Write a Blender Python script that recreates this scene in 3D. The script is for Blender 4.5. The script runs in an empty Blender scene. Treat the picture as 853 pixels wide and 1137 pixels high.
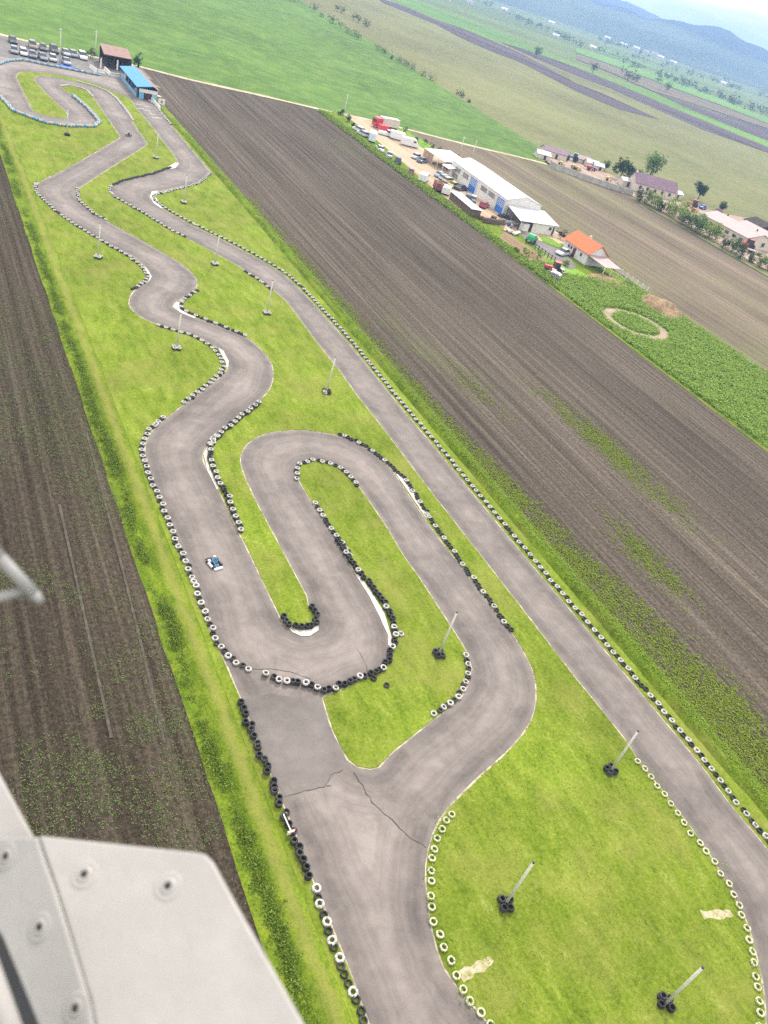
import bpy, bmesh, math, random
import numpy as np
from mathutils import Vector, Matrix

random.seed(7)
RNG = np.random.default_rng(11)
scene = bpy.context.scene
COL = scene.collection
R = math.radians

# ------------------------------------------------------------------ camera frame
# aerial view: eye 45 m above the fields, x = across the field strips, y = along them
EYE = np.array([0.0, 0.0, 45.0])
FW = np.array([0.49527, 0.66354, -0.56073])
RT = np.array([0.86629, -0.42568, 0.26142])
UP = np.array([0.06523, 0.61523, 0.78564])
FPX, PCX, PCY = 883.5, 426.5, 568.5


def G(u, v, z=0.0):
    """ground point (height z) seen at photo position u, v"""
    d = FW + RT * ((u - PCX) / FPX) - UP * ((v - PCY) / FPX)
    p = EYE + d * ((z - EYE[2]) / d[2])
    return (float(p[0]), float(p[1]), z)


def GP(pts, z=0.0, s=1.0, ox=0.0, oy=0.0):
    return [G(ox + x / s, oy + y / s, z) for x, y in pts]


def NEAR(u, v, depth):
    """point of the aircraft at a depth in metres before the eye"""
    return EYE + (FW + RT * ((u - PCX) / FPX) - UP * ((v - PCY) / FPX)) * depth


# ------------------------------------------------------------------ material helpers
class NT:
    def __init__(self, name, rough=0.9, spec=0.2):
        self.m = bpy.data.materials.new(name)
        self.m.use_nodes = True
        self.t = self.m.node_tree
        self.b = self.t.nodes['Principled BSDF']
        self.b.inputs['Roughness'].default_value = rough
        self.b.inputs['Specular IOR Level'].default_value = spec

    def n(self, typ, **kw):
        nd = self.t.nodes.new(typ)
        for k, v in kw.items():
            setattr(nd, k, v)
        return nd

    def l(self, a, b):
        self.t.links.new(a, b)

    def pos(self, sx=1, sy=1, sz=1, rot=0.0, obj=False, loc=(0, 0, 0)):
        if obj:
            src = self.n('ShaderNodeTexCoord').outputs['Object']
        else:
            src = self.n('ShaderNodeNewGeometry').outputs['Position']
        mp = self.n('ShaderNodeMapping')
        mp.inputs['Scale'].default_value = (sx, sy, sz)
        mp.inputs['Rotation'].default_value = (0, 0, rot)
        mp.inputs['Location'].default_value = loc
        self.l(src, mp.inputs['Vector'])
        return mp.outputs['Vector']

    def noise(self, vec, scale=1.0, detail=4.0, rough=0.55, dist=0.0):
        nd = self.n('ShaderNodeTexNoise')
        nd.inputs['Scale'].default_value = scale
        nd.inputs['Detail'].default_value = detail
        nd.inputs['Roughness'].default_value = rough
        nd.inputs['Distortion'].default_value = dist
        self.l(vec, nd.inputs['Vector'])
        return nd.outputs['Fac']

    def ramp(self, fac, stops, interp='LINEAR'):
        nd = self.n('ShaderNodeValToRGB')
        cr = nd.color_ramp
        cr.interpolation = interp
        while len(cr.elements) < len(stops):
            cr.elements.new(0.5)
        for e, (p, c) in zip(cr.elements, stops):
            e.position = p
            if not isinstance(c, (tuple, list)):
                c = (c, c, c)
            e.color = (c[0], c[1], c[2], 1)
        self.l(fac, nd.inputs['Fac'])
        return nd.outputs['Color']

    def mix(self, fac, a, b, mode='MIX'):
        nd = self.n('ShaderNodeMix', data_type='RGBA', blend_type=mode)
        for key, val in ((0, fac), (6, a), (7, b)):
            if isinstance(val, (int, float)):
                if key == 0:
                    nd.inputs[0].default_value = val
                else:
                    nd.inputs[key].default_value = (val, val, val, 1)
            elif isinstance(val, (tuple, list)):
                nd.inputs[key].default_value = (val[0], val[1], val[2], 1)
            else:
                self.l(val, nd.inputs[key])
        return nd.outputs[2]

    def math(self, op, a, b=0.0):
        nd = self.n('ShaderNodeMath', operation=op)
        for i, v in enumerate((a, b)):
            if isinstance(v, (int, float)):
                nd.inputs[i].default_value = v
            else:
                self.l(v, nd.inputs[i])
        return nd.outputs[0]

    def bump(self, h, strength=0.5, dist=0.1):
        nd = self.n('ShaderNodeBump')
        nd.inputs['Strength'].default_value = strength
        nd.inputs['Distance'].default_value = dist
        self.l(h, nd.inputs['Height'])
        self.l(nd.outputs['Normal'], self.b.inputs['Normal'])

    def col(self, c):
        if isinstance(c, (tuple, list)):
            self.b.inputs['Base Color'].default_value = (c[0], c[1], c[2], 1)
        else:
            self.l(c, self.b.inputs['Base Color'])
        return self.m


def grass_mat(name, cols, big=0.05, mid=0.6, fine=5.0, dry=None, rot=0.0, bump=0.5):
    t = NT(name, 0.95, 0.05)
    p = t.pos(rot=rot)
    ps = t.pos(1.0, 0.35, 1.0, rot=rot)
    a = t.noise(p, big, 5, 0.6)
    b = t.noise(ps, mid, 6, 0.65, 0.4)
    c = t.noise(p, fine, 5, 0.7)
    s = t.mix(0.5, b, c)
    c1 = t.ramp(s, [(0.34, cols[0]), (0.47, cols[1]), (0.57, cols[2]), (0.70, cols[3])])
    c2 = t.mix(0.6, c1, t.ramp(a, [(0.3, 0.32), (0.5, 0.5), (0.7, 0.72)]), 'OVERLAY')
    if dry:
        d = t.noise(p, 0.16, 6, 0.7)
        f = t.ramp(d, [(0.47, 0.0), (0.68, dry[3])])
        c2 = t.mix(f, c2, dry[:3])
    t.bump(t.mix(0.5, c, t.noise(p, fine * 3, 3, 0.6)), bump * 1.4, 0.2)
    return t.col(c2)


def left_verge_mat():
    m = grass_mat('left_verge_grass', ((0.05, 0.095, 0.008), (0.10, 0.155, 0.012), (0.16, 0.21, 0.018), (0.24, 0.25, 0.06)), 0.05, 1.2, 5.0)
    t = NT('tmp')
    bpy.data.materials.remove(t.m)
    t.m, t.t = m, m.node_tree
    t.b = m.node_tree.nodes['Principled BSDF']
    old = t.b.inputs['Base Color'].links[0].from_socket
    sp = t.n('ShaderNodeSeparateXYZ')
    t.l(t.n('ShaderNodeNewGeometry').outputs['Position'], sp.inputs[0])
    w_ = t.math('ADD', sp.outputs[0], t.math('MULTIPLY', t.noise(t.pos(), 0.5, 6, 0.7), 1.6))
    f = t.math('MULTIPLY', t.math('SUBTRACT', w_, 16.0), 0.4)
    t.col(t.mix(t.ramp(f, [(0.35, 0.0), (0.55, 0.5), (0.68, 0.5), (0.85, 0.05)]), old, (0.24, 0.22, 0.065)))
    return m


def soil_mat(name, dark, mid, light, rows=1.2, green=None, bump=0.8, tone=0.25, rot=0.0):
    t = NT(name, 0.97, 0.05)
    p = t.pos(rot=rot)
    row = t.noise(t.pos(rows, rows * 0.012, 1, rot), 1.0, 5, 0.65)
    wide = t.noise(t.pos(0.11, 0.004, 1, rot), 1.0, 3, 0.5)
    clod = t.noise(p, 2.6, 8, 0.85)
    blotch = t.noise(t.pos(0.05, 0.02, 1, rot), 1.0, 5, 0.6)
    s = t.mix(0.55, row, clod)
    c = t.ramp(s, [(0.40, dark), (0.5, mid), (0.61, light)])
    speck = t.noise(t.pos(7.0, 4.0, 7.0, rot), 1.0, 4, 0.7)
    c = t.mix(t.ramp(speck, [(0.54, 0.0), (0.68, 0.75)]), c, light)
    c = t.mix(t.ramp(t.noise(t.pos(5.0, 2.2, 5.0, rot, loc=(31, 7, 3)), 1.0, 5, 0.75), [(0.34, 0.7), (0.46, 0.0)]), c, tuple(x * 0.6 for x in dark))
    c = t.mix(0.75, c, t.ramp(wide, [(0.25, 0.5 - tone), (0.5, 0.5), (0.75, 0.5 + tone)]), 'OVERLAY')
    c = t.mix(0.55, c, t.ramp(blotch, [(0.25, 0.36), (0.5, 0.5), (0.75, 0.62)]), 'OVERLAY')
    if green:
        gsel = t.noise(t.pos(0.035, 0.016, 1, rot), 1.0, 5, 0.6)
        g2 = t.noise(t.pos(1.6, 0.12, 1, rot), 1.0, 5, 0.75)
        f = t.math('MULTIPLY', t.ramp(gsel, [(green[3], 0.0), (green[3] + 0.16, 1.0)]),
                   t.ramp(g2, [(0.42, 0.0), (0.6, green[4])]))
        c = t.mix(f, c, green[:3])
    t.bump(t.mix(0.5, row, clod), bump, 0.25)
    return t.col(c)


def plain(name, c, rough=0.6, spec=0.3, var=0.12, scale=3.0, metal=0.0, bump=0.0):
    t = NT(name, rough, spec)
    t.b.inputs['Metallic'].default_value = metal
    nz = t.noise(t.pos(obj=True), scale, 5, 0.6)
    lo = tuple(x * (1 - var) for x in c)
    hi = tuple(min(1, x * (1 + var)) for x in c)
    if bump:
        t.bump(nz, bump, 0.05)
    return t.col(t.ramp(nz, [(0.3, lo), (0.7, hi)]))


M = {}
LAWN = ((0.058, 0.095, 0.008), (0.118, 0.168, 0.014), (0.168, 0.212, 0.026), (0.28, 0.29, 0.10))
M['lawn'] = grass_mat('lawn_grass', LAWN, 0.06, 0.9, 4.0, dry=(0.23, 0.21, 0.06, 0.5))
M['verge'] = grass_mat('verge_grass', ((0.04, 0.085, 0.006), (0.09, 0.15, 0.01), (0.15, 0.21, 0.015), (0.22, 0.24, 0.05)), 0.05, 1.2, 5.0, dry=(0.22, 0.19, 0.05, 0.5))
M['crop'] = grass_mat('crop_green', ((0.056, 0.112, 0.024), (0.076, 0.142, 0.03), (0.095, 0.165, 0.035), (0.13, 0.195, 0.048)), 0.012, 0.10, 2.0, dry=(0.17, 0.24, 0.05, 0.6), rot=0.5)
M['plot'] = grass_mat('plot_green', ((0.09, 0.18, 0.018), (0.14, 0.25, 0.03), (0.19, 0.31, 0.045), (0.25, 0.37, 0.09)), 0.06, 0.7, 1.6, bump=1.0)
M['olive'] = grass_mat('meadow_olive', ((0.095, 0.11, 0.042), (0.13, 0.14, 0.055), (0.155, 0.165, 0.065), (0.19, 0.19, 0.08)), 0.006, 0.03, 0.4, dry=(0.20, 0.155, 0.10, 0.75), rot=-0.3)
M['far'] = grass_mat('far_meadow', ((0.07, 0.10, 0.03), (0.10, 0.14, 0.04), (0.12, 0.17, 0.045), (0.17, 0.19, 0.07)), 0.0025, 0.008, 0.1, dry=(0.16, 0.14, 0.08, 0.4))
M['bright'] = grass_mat('far_bright_meadow', ((0.08, 0.15, 0.03), (0.10, 0.19, 0.035), (0.12, 0.22, 0.04), (0.15, 0.24, 0.05)), 0.004, 0.02, 0.2)
M['soil_left'] = soil_mat('soil_left', (0.024, 0.018, 0.012), (0.048, 0.038, 0.027), (0.108, 0.088, 0.064), 1.5, green=(0.05, 0.075, 0.015, 0.53, 0.35))
M['soil_right'] = soil_mat('soil_right', (0.037, 0.029, 0.022), (0.074, 0.060, 0.047), (0.150, 0.125, 0.098), 1.6, green=(0.11, 0.14, 0.03, 0.58, 0.5), tone=0.17)
M['soil_back'] = soil_mat('soil_back', (0.085, 0.066, 0.047), (0.135, 0.107, 0.078), (0.20, 0.16, 0.115), 0.8, green=(0.16, 0.17, 0.065, 0.46, 0.65), rot=-0.12)
M['soil_dark'] = soil_mat('soil_dark', (0.055, 0.044, 0.05), (0.08, 0.064, 0.072), (0.11, 0.09, 0.095), 0.05, bump=0.1, rot=0.7)
M['dirt'] = soil_mat('yard_dirt', (0.29, 0.215, 0.14), (0.40, 0.305, 0.21), (0.50, 0.40, 0.29), 0.4, bump=0.3, tone=0.1)
M['pinkdirt'] = soil_mat('farmyard_dirt', (0.22, 0.155, 0.12), (0.32, 0.235, 0.185), (0.42, 0.33, 0.27), 0.4, bump=0.3, tone=0.1)
M['road'] = soil_mat('gravel_road', (0.28, 0.24, 0.16), (0.40, 0.35, 0.24), (0.48, 0.43, 0.31), 0.9, bump=0.3, tone=0.1)
M['straw'] = soil_mat('straw', (0.15, 0.098, 0.056), (0.27, 0.185, 0.11), (0.42, 0.31, 0.19), 2.0, bump=1.0)


def asphalt_mat(name, k=1.0, use_edge=True, tint=(1.0, 0.855, 0.785)):
    t = NT(name, 0.82, 0.25)
    p = t.pos()
    fine = t.noise(p, 14, 4, 0.7)
    blot = t.noise(p, 0.16, 6, 0.62)
    blot2 = t.noise(p, 0.9, 5, 0.6)
    base = t.ramp(t.mix(0.35, blot2, fine), [(0.3, tuple(0.13 * k * x for x in tint)), (0.7, tuple(0.192 * k * x for x in tint))])
    base = t.mix(0.7, base, t.ramp(blot, [(0.3, 0.30), (0.5, 0.49), (0.7, 0.64)]), 'OVERLAY')
    if use_edge:
        at = t.n('ShaderNodeAttribute', attribute_name='edge').outputs['Fac']
        cb = t.n('ShaderNodeCombineXYZ')
        wob = t.math('MULTIPLY_ADD', blot, 1.6)
        wob.node.inputs[2].default_value = 0.0
        t.l(t.math('ADD', at, wob), cb.inputs[0])
        t.l(t.math('MULTIPLY', blot, 0.5), cb.inputs[1])
        st = t.noise(cb.outputs[0], 1.5, 5, 0.65)
        base = t.mix(0.75, base, t.ramp(st, [(0.3, 0.36), (0.5, 0.51), (0.7, 0.64)]), 'OVERLAY')
        # rubbered-in dark bands near the edges and the pale swept middle
        e2 = t.math('ADD', at, t.math('MULTIPLY', t.noise(p, 0.12, 4, 0.6), 2.4))
        base = t.mix(0.9, base, t.ramp(t.math('MULTIPLY', e2, 0.16), [(0.17, 0.52), (0.30, 0.33), (0.48, 0.47), (0.8, 0.60)]), 'OVERLAY')
        dust = t.ramp(t.noise(p, 0.5, 6, 0.7), [(0.5, 0.0), (0.75, 0.35)])
        base = t.mix(dust, base, (0.24, 0.205, 0.175))
    t.bump(fine, 0.15, 0.02)
    return t.col(base)


M['asphalt'] = asphalt_mat('track_asphalt')
M['patch'] = asphalt_mat('old_asphalt', 0.76, False, (1.07, 0.94, 0.865))
M['lot'] = asphalt_mat('parking_asphalt', 0.85, False, (1.02, 0.94, 0.87))
M['crack'] = plain('crack_tar', (0.055, 0.048, 0.043), 0.9)


def paint_worn(name, c, under, lo=0.42, hi=0.6, sc=1.6):
    t = NT(name, 0.7, 0.2)
    f = t.ramp(t.noise(t.pos(), sc, 6, 0.7), [(lo, 0.0), (hi, 1.0)])
    return t.col(t.mix(f, under, c))


M['line'] = paint_worn('edge_line', (0.44, 0.39, 0.29), (0.17, 0.155, 0.10), 0.42, 0.62, 0.8)
M['kerb'] = paint_worn('kerb_white', (0.56, 0.52, 0.48), (0.33, 0.28, 0.24), 0.30, 0.62, 1.2)
M['sandmark'] = paint_worn('bare_earth', (0.42, 0.36, 0.27), (0.20, 0.19, 0.06), 0.35, 0.62, 2.5)
M['rubber'] = plain('tyre_rubber', (0.020, 0.020, 0.022), 0.75, 0.35, 0.5, 6)
M['rubberdust'] = plain('tyre_rubber_dusty', (0.05, 0.048, 0.048), 0.85, 0.25, 0.5, 6)


def white_tyre_mat(name, c, lo, hi, sc=9.0):
    t = NT(name, 0.7, 0.25)
    f = t.ramp(t.noise(t.pos(), sc, 5, 0.7), [(lo, 0.0), (hi, 1.0)])
    return t.col(t.mix(f, (0.06, 0.055, 0.05), c))


M['whitetyre'] = white_tyre_mat('tyre_white_paint', (0.48, 0.46, 0.43), 0.36, 0.52)
M['creamtyre'] = white_tyre_mat('tyre_cream_paint', (0.50, 0.50, 0.30), 0.36, 0.52)
M['teal'] = plain('tyre_blue_paint', (0.12, 0.30, 0.42), 0.7, 0.2, 0.3, 6)
M['polewhite'] = plain('pole_paint', (0.50, 0.48, 0.41), 0.5, 0.4, 0.12, 5)
M['concrete'] = plain('concrete', (0.36, 0.34, 0.30), 0.9, 0.1, 0.25, 0.8)
M['whitewall'] = plain('white_render', (0.62, 0.60, 0.56), 0.8, 0.2, 0.08, 0.8)
M['cream'] = plain('cream_render', (0.55, 0.48, 0.40), 0.85, 0.1, 0.1, 0.8)
M['glass'] = plain('window_glass', (0.03, 0.035, 0.045), 0.12, 0.6, 0.3, 1.0)
M['winpanel'] = plain('hall_window_panel', (0.22, 0.20, 0.19), 0.3, 0.5, 0.3, 1.0)
M['blackframe'] = plain('dark_steel', (0.03, 0.03, 0.035), 0.5, 0.4, 0.3)
M['wood'] = plain('weathered_wood', (0.14, 0.10, 0.07), 0.9, 0.1, 0.35, 2.0)
M['darkwood'] = plain('dark_wood', (0.05, 0.038, 0.032), 0.9, 0.1, 0.35, 2.0)
M['brownboard'] = plain('brown_boards', (0.36, 0.24, 0.17), 0.9, 0.1, 0.2, 1.0)
M['alu'] = plain('bare_aluminium', (0.5, 0.5, 0.5), 0.4, 0.5, 0.1, 2.0)


def roof_mat(name, c, pitch=3.0, axis='y', var=0.12, rough=0.55):
    t = NT(name, rough, 0.3)
    w = t.n('ShaderNodeTexWave', wave_type='BANDS', bands_direction='X' if axis == 'x' else 'Y')
    w.inputs['Scale'].default_value = pitch
    w.inputs['Distortion'].default_value = 0.2
    t.l(t.pos(obj=True), w.inputs['Vector'])
    nz = t.noise(t.pos(0.6, 0.6, 0.6, obj=True), 1.0, 6, 0.65)
    base = t.ramp(nz, [(0.3, tuple(x * (1 - var) for x in c)), (0.7, tuple(min(1, x * (1 + var)) for x in c))])
    base = t.mix(0.25, base, t.ramp(w.outputs['Fac'], [(0.0, 0.4), (1.0, 0.58)]), 'OVERLAY')
    t.bump(w.outputs['Fac'], 0.4, 0.05)
    return t.col(base)


M['roofwhite'] = roof_mat('white_sheet_roof', (0.56, 0.55, 0.54), 1.2, 'y', 0.14)
M['roofgrey'] = roof_mat('grey_sheet_roof', (0.50, 0.51, 0.54), 1.5, 'x', 0.08)
M['roofblue'] = roof_mat('blue_sheet_roof', (0.05, 0.22, 0.52), 1.5, 'y', 0.08)
M['roofbrown'] = roof_mat('brown_sheet_roof', (0.20, 0.105, 0.08), 1.5, 'x', 0.15)
M['rooforange'] = roof_mat('orange_tile_roof', (0.62, 0.125, 0.035), 3.0, 'x', 0.10, 0.7)
M['roofpurple'] = roof_mat('purple_tile_roof', (0.19, 0.125, 0.16), 3.0, 'x', 0.12, 0.7)
M['roofpink'] = roof_mat('faded_pink_roof', (0.36, 0.27, 0.26), 1.5, 'x', 0.12, 0.7)


def leaf_mat(name, a, b, c):
    t = NT(name, 0.8, 0.1)
    g = t.n('ShaderNodeNewGeometry').outputs['Random Per Island']
    t.b.inputs['Subsurface Weight'].default_value = 0.0
    cc = t.ramp(g, [(0.0, a), (0.5, b), (1.0, c)])
    d = t.n('ShaderNodeBsdfTranslucent')
    t.l(cc, d.inputs['Color'])
    mx = t.n('ShaderNodeMixShader')
    mx.inputs[0].default_value = 0.38
    t.l(t.b.outputs[0], mx.inputs[1])
    t.l(d.outputs[0], mx.inputs[2])
    t.l(mx.outputs[0], t.t.nodes['Material Output'].inputs['Surface'])
    t.col(cc)
    return t.m


M['leafdark'] = leaf_mat('leaves_dark', (0.018, 0.045, 0.012), (0.035, 0.075, 0.02), (0.06, 0.11, 0.03))
M['leafmid'] = leaf_mat('leaves_mid', (0.06, 0.12, 0.015), (0.10, 0.18, 0.03), (0.17, 0.26, 0.05))
M['leaflight'] = leaf_mat('leaves_light', (0.12, 0.20, 0.02), (0.19, 0.28, 0.04), (0.29, 0.37, 0.09))
M['croplight'] = leaf_mat('crop_leaves', (0.15, 0.25, 0.03), (0.22, 0.33, 0.05), (0.32, 0.42, 0.11))
M['blade'] = leaf_mat('grass_blades', (0.13, 0.19, 0.01), (0.20, 0.26, 0.02), (0.32, 0.33, 0.09))
M['bladelush'] = leaf_mat('verge_blades', (0.14, 0.23, 0.02), (0.21, 0.31, 0.03), (0.32, 0.40, 0.08))
M['rankgrass'] = leaf_mat('rank_grass_leaves', (0.065, 0.115, 0.012), (0.115, 0.175, 0.018), (0.20, 0.26, 0.05))
M['weed'] = leaf_mat('field_weeds', (0.08, 0.12, 0.03), (0.14, 0.19, 0.06), (0.25, 0.29, 0.13))
M['weedright'] = leaf_mat('field_weeds_yellow', (0.13, 0.18, 0.02), (0.19, 0.25, 0.03), (0.27, 0.32, 0.07))
M['bark'] = plain('bark', (0.07, 0.055, 0.04), 0.9, 0.1, 0.3, 3)

# ------------------------------------------------------------------ mesh helpers


class MB:
    def __init__(self):
        self.v, self.f, self.mi = [], [], []
        self.cur = 0

    def add(self, vs, fs):
        o = len(self.v)
        self.v += [tuple(map(float, p)) for p in vs]
        self.f += [tuple(i + o for i in q) for q in fs]
        self.mi += [self.cur] * len(fs)
        return self

    def box(self, c, s, rz=0.0, taper=1.0):
        hx, hy, hz = s[0] / 2, s[1] / 2, s[2] / 2
        ca, sa = math.cos(rz), math.sin(rz)
        vs = []
        for z, k in ((-hz, 1.0), (hz, taper)):
            for x, y in ((-hx, -hy), (hx, -hy), (hx, hy), (-hx, hy)):
                x, y = x * k, y * k
                vs.append((c[0] + x * ca - y * sa, c[1] + x * sa + y * ca, c[2] + z))
        return self.add(vs, [(0, 3, 2, 1), (4, 5, 6, 7), (0, 1, 5, 4), (1, 2, 6, 5), (2, 3, 7, 6), (3, 0, 4, 7)])

    def tube(self, p0, p1, r0, r1=None, n=8):
        r1 = r0 if r1 is None else r1
        a, b = Vector(p0), Vector(p1)
        d = (b - a).normalized()
        q = d.orthogonal().normalized()
        w = d.cross(q)
        vs = []
        for p, r in ((a, r0), (b, r1)):
            for i in range(n):
                t = 2 * math.pi * i / n
                vs.append(p + (q * math.cos(t) + w * math.sin(t)) * r)
        fs = [(i, (i + 1) % n, n + (i + 1) % n, n + i) for i in range(n)]
        return self.add(vs, fs + [tuple(range(n - 1, -1, -1)), tuple(range(n, 2 * n))])

    def poly_prism(self, pts, z0, z1):
        n = len(pts)
        vs = [(p[0], p[1], z0) for p in pts] + [(p[0], p[1], z1) for p in pts]
        fs = [(i, (i + 1) % n, n + (i + 1) % n, n + i) for i in range(n)]
        return self.add(vs, fs + [tuple(range(n - 1, -1, -1)), tuple(range(n, 2 * n))])

    def extr(self, prof, x0, x1, end_scale=None):
        """profile in the y-z plane extruded along x"""
        n = len(prof)
        vs = [(x0, p[0], p[1]) for p in prof] + [(x1, p[0], p[1]) for p in prof]
        fs = [(i, (i + 1) % n, n + (i + 1) % n, n + i) for i in range(n)]
        return self.add(vs, fs + [tuple(range(n - 1, -1, -1)), tuple(range(n, 2 * n))])

    def build(self, name, mat, parent=None, smooth=False, bevel=0.0):
        me = bpy.data.meshes.new(name)
        me.from_pydata(self.v, [], self.f)
        mats = mat if isinstance(mat, (list, tuple)) else [mat]
        for m in mats:
            me.materials.append(m)
        if len(mats) > 1:
            me.polygons.foreach_set('material_index', self.mi)
        bm = bmesh.new()
        bm.from_mesh(me)
        bmesh.ops.recalc_face_normals(bm, faces=bm.faces)
        bm.to_mesh(me)
        bm.free()
        if smooth:
            me.shade_smooth()
        o = bpy.data.objects.new(name, me)
        COL.objects.link(o)
        o.parent = parent
        if bevel:
            md = o.modifiers.new('b', 'BEVEL')
            md.width = bevel
            md.segments = 2
        return o


def np_mesh(name, verts, faces, mat, parent=None, smooth=False):
    """verts Nx3, faces Mxk arrays"""
    me = bpy.data.meshes.new(name)
    verts = np.asarray(verts, np.float32)
    faces = np.asarray(faces, np.int32)
    k = faces.shape[1]
    me.vertices.add(len(verts))
    me.vertices.foreach_set('co', verts.ravel())
    me.loops.add(faces.size)
    me.loops.foreach_set('vertex_index', faces.ravel())
    me.polygons.add(len(faces))
    me.polygons.foreach_set('loop_start', np.arange(0, faces.size, k, dtype=np.int32))
    me.materials.append(mat)
    me.update(calc_edges=True)
    if smooth:
        me.shade_smooth()
    o = bpy.data.objects.new(name, me)
    COL.objects.link(o)
    o.parent = parent
    return o


def tag(o, label=None, cat=None, group=None, kind=None):
    if label:
        o['label'] = label
    if cat:
        o['category'] = cat
    if group:
        o['group'] = group
    if kind:
        o['kind'] = kind
    return o


def empty(name, loc, rz=0.0, label=None, cat=None, group=None):
    o = bpy.data.objects.new(name, None)
    COL.objects.link(o)
    o.location = loc
    o.rotation_euler = (0, 0, rz)
    o.empty_display_size = 0.3
    return tag(o, label, cat, group)


def vnoise(x, y, sc, seed=0):
    x = np.asarray(x) / sc
    y = np.asarray(y) / sc
    xi, yi = np.floor(x).astype(np.int64), np.floor(y).astype(np.int64)
    fx, fy = x - xi, y - yi
    fx, fy = fx * fx * (3 - 2 * fx), fy * fy * (3 - 2 * fy)

    def hsh(a, b):
        n = (a * 374761393 + b * 668265263 + seed * 1442695041) & 0x7fffffff
        n = ((n ^ (n >> 13)) * 1274126177) & 0x7fffffff
        return ((n ^ (n >> 16)) & 0xffff) / 65535.0
    return (hsh(xi, yi) * (1 - fx) + hsh(xi + 1, yi) * fx) * (1 - fy) + (hsh(xi, yi + 1) * (1 - fx) + hsh(xi + 1, yi + 1) * fx) * fy


def inside(poly, x, y):
    poly = np.array([q[:2] for q in poly], float)
    c = np.zeros(len(x), bool)
    j = len(poly) - 1
    for i in range(len(poly)):
        xi, yi = poly[i]
        xj, yj = poly[j]
        if yi != yj:
            c ^= ((yi > y) != (yj > y)) & (x < (xj - xi) * (y - yi) / (yj - yi) + xi)
        j = i
    return c


def smooth_poly(pts, step=0.9, closed=False):
    """Catmull-Rom through the traced points"""
    p = np.array([q[:2] for q in pts], float)
    n = len(p)
    out = []
    for i in range(n if closed else n - 1):
        p0 = p[(i - 1) % n] if closed or i > 0 else p[i]
        p1, p2 = p[i], p[(i + 1) % n]
        p3 = p[(i + 2) % n] if closed or i + 2 < n else p2
        L = np.linalg.norm(p2 - p1)
        # limit tangents so uneven spacing does not overshoot
        t1 = (p2 - p0) / max(np.linalg.norm(p2 - p0), 1e-6) * min(L, np.linalg.norm(p1 - p0) + 1e-6, L) * 1.0
        t2 = (p3 - p1) / max(np.linalg.norm(p3 - p1), 1e-6) * min(L, np.linalg.norm(p3 - p2) + 1e-6, L) * 1.0
        k = max(1, int(L / step))
        for s in np.arange(k) / k:
            h = (2 * s**3 - 3 * s**2 + 1, s**3 - 2 * s**2 + s, -2 * s**3 + 3 * s**2, s**3 - s**2)
            out.append(h[0] * p1 + h[1] * t1 + h[2] * p2 + h[3] * t2)
    if not closed:
        out.append(p[-1])
    return np.array(out)


def resample(pts, step):
    p = np.array([q[:2] for q in pts], float)
    d = np.r_[0, np.cumsum(np.linalg.norm(np.diff(p, axis=0), axis=1))]
    s = np.arange(0, d[-1], step)
    return np.c_[np.interp(s, d, p[:, 0]), np.interp(s, d, p[:, 1])]


def sheet(name, pts, z, mat, skirt=0.0, kind='structure', parent=None):
    bm = bmesh.new()
    vs = [bm.verts.new((p[0], p[1], z)) for p in pts]
    f = bm.faces.new(vs)
    f.normal_update()
    if f.normal.z < 0:
        f.normal_flip()
    if skirt:
        lo = [bm.verts.new((p[0], p[1], z - skirt)) for p in pts]
        n = len(pts)
        for i in range(n):
            bm.faces.new((vs[i], vs[(i + 1) % n], lo[(i + 1) % n], lo[i]))
    bmesh.ops.triangulate(bm, faces=[f])
    me = bpy.data.meshes.new(name)
    bm.to_mesh(me)
    bm.free()
    me.materials.append(mat)
    o = bpy.data.objects.new(name, me)
    COL.objects.link(o)
    if kind:
        o['kind'] = kind
    o.parent = parent
    return o


def ribbon_mesh(mb, pts, w, z, off=0.0, jitter=0.0):
    p = np.array([q[:2] for q in pts], float)
    t = np.gradient(p, axis=0)
    t /= np.linalg.norm(t, axis=1)[:, None] + 1e-9
    n = np.c_[-t[:, 1], t[:, 0]]
    ww = w * (1 + jitter * RNG.uniform(-1, 1, len(p)))
    a = p + n * (off - ww / 2)[:, None] if np.ndim(ww) else p
    b = p + n * (off + ww / 2)[:, None]
    vs = [(x, y, z) for x, y in a] + [(x, y, z) for x, y in b]
    k = len(p)
    mb.add(vs, [(i, i + 1, k + i + 1, k + i) for i in range(k - 1)])


def leaf_cloud(name, pts, size, per, mat, parent=None, spread=None, flat=0.0, up=0.6):
    """small leaf faces round each point"""
    pts = np.asarray(pts, float)
    n = len(pts) * per
    c = np.repeat(pts, per, axis=0)
    sz = np.repeat(np.broadcast_to(size, (len(pts),)), per) * RNG.uniform(0.6, 1.4, n)
    if spread is not None:
        sp = np.repeat(np.broadcast_to(spread, (len(pts),)), per)
        c = c + RNG.normal(0, 1, (n, 3)) * sp[:, None] * np.array([1, 1, 0.8 * (1 - flat)])
    a = RNG.normal(0, 1, (n, 3))
    a[:, 2] *= up
    a /= np.linalg.norm(a, axis=1)[:, None]
    b = RNG.normal(0, 1, (n, 3))
    b[:, 2] *= up
    b -= a * (a * b).sum(1)[:, None]
    b /= np.linalg.norm(b, axis=1)[:, None]
    a = a * sz[:, None] * 0.5
    b = b * sz[:, None] * 0.4
    v = np.stack([c - a, c - b * 0.8, c + a, c + b * 0.8], 1).reshape(-1, 3)
    f = np.arange(n * 4).reshape(-1, 4)
    return np_mesh(name, v, f, mat, parent)


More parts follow.
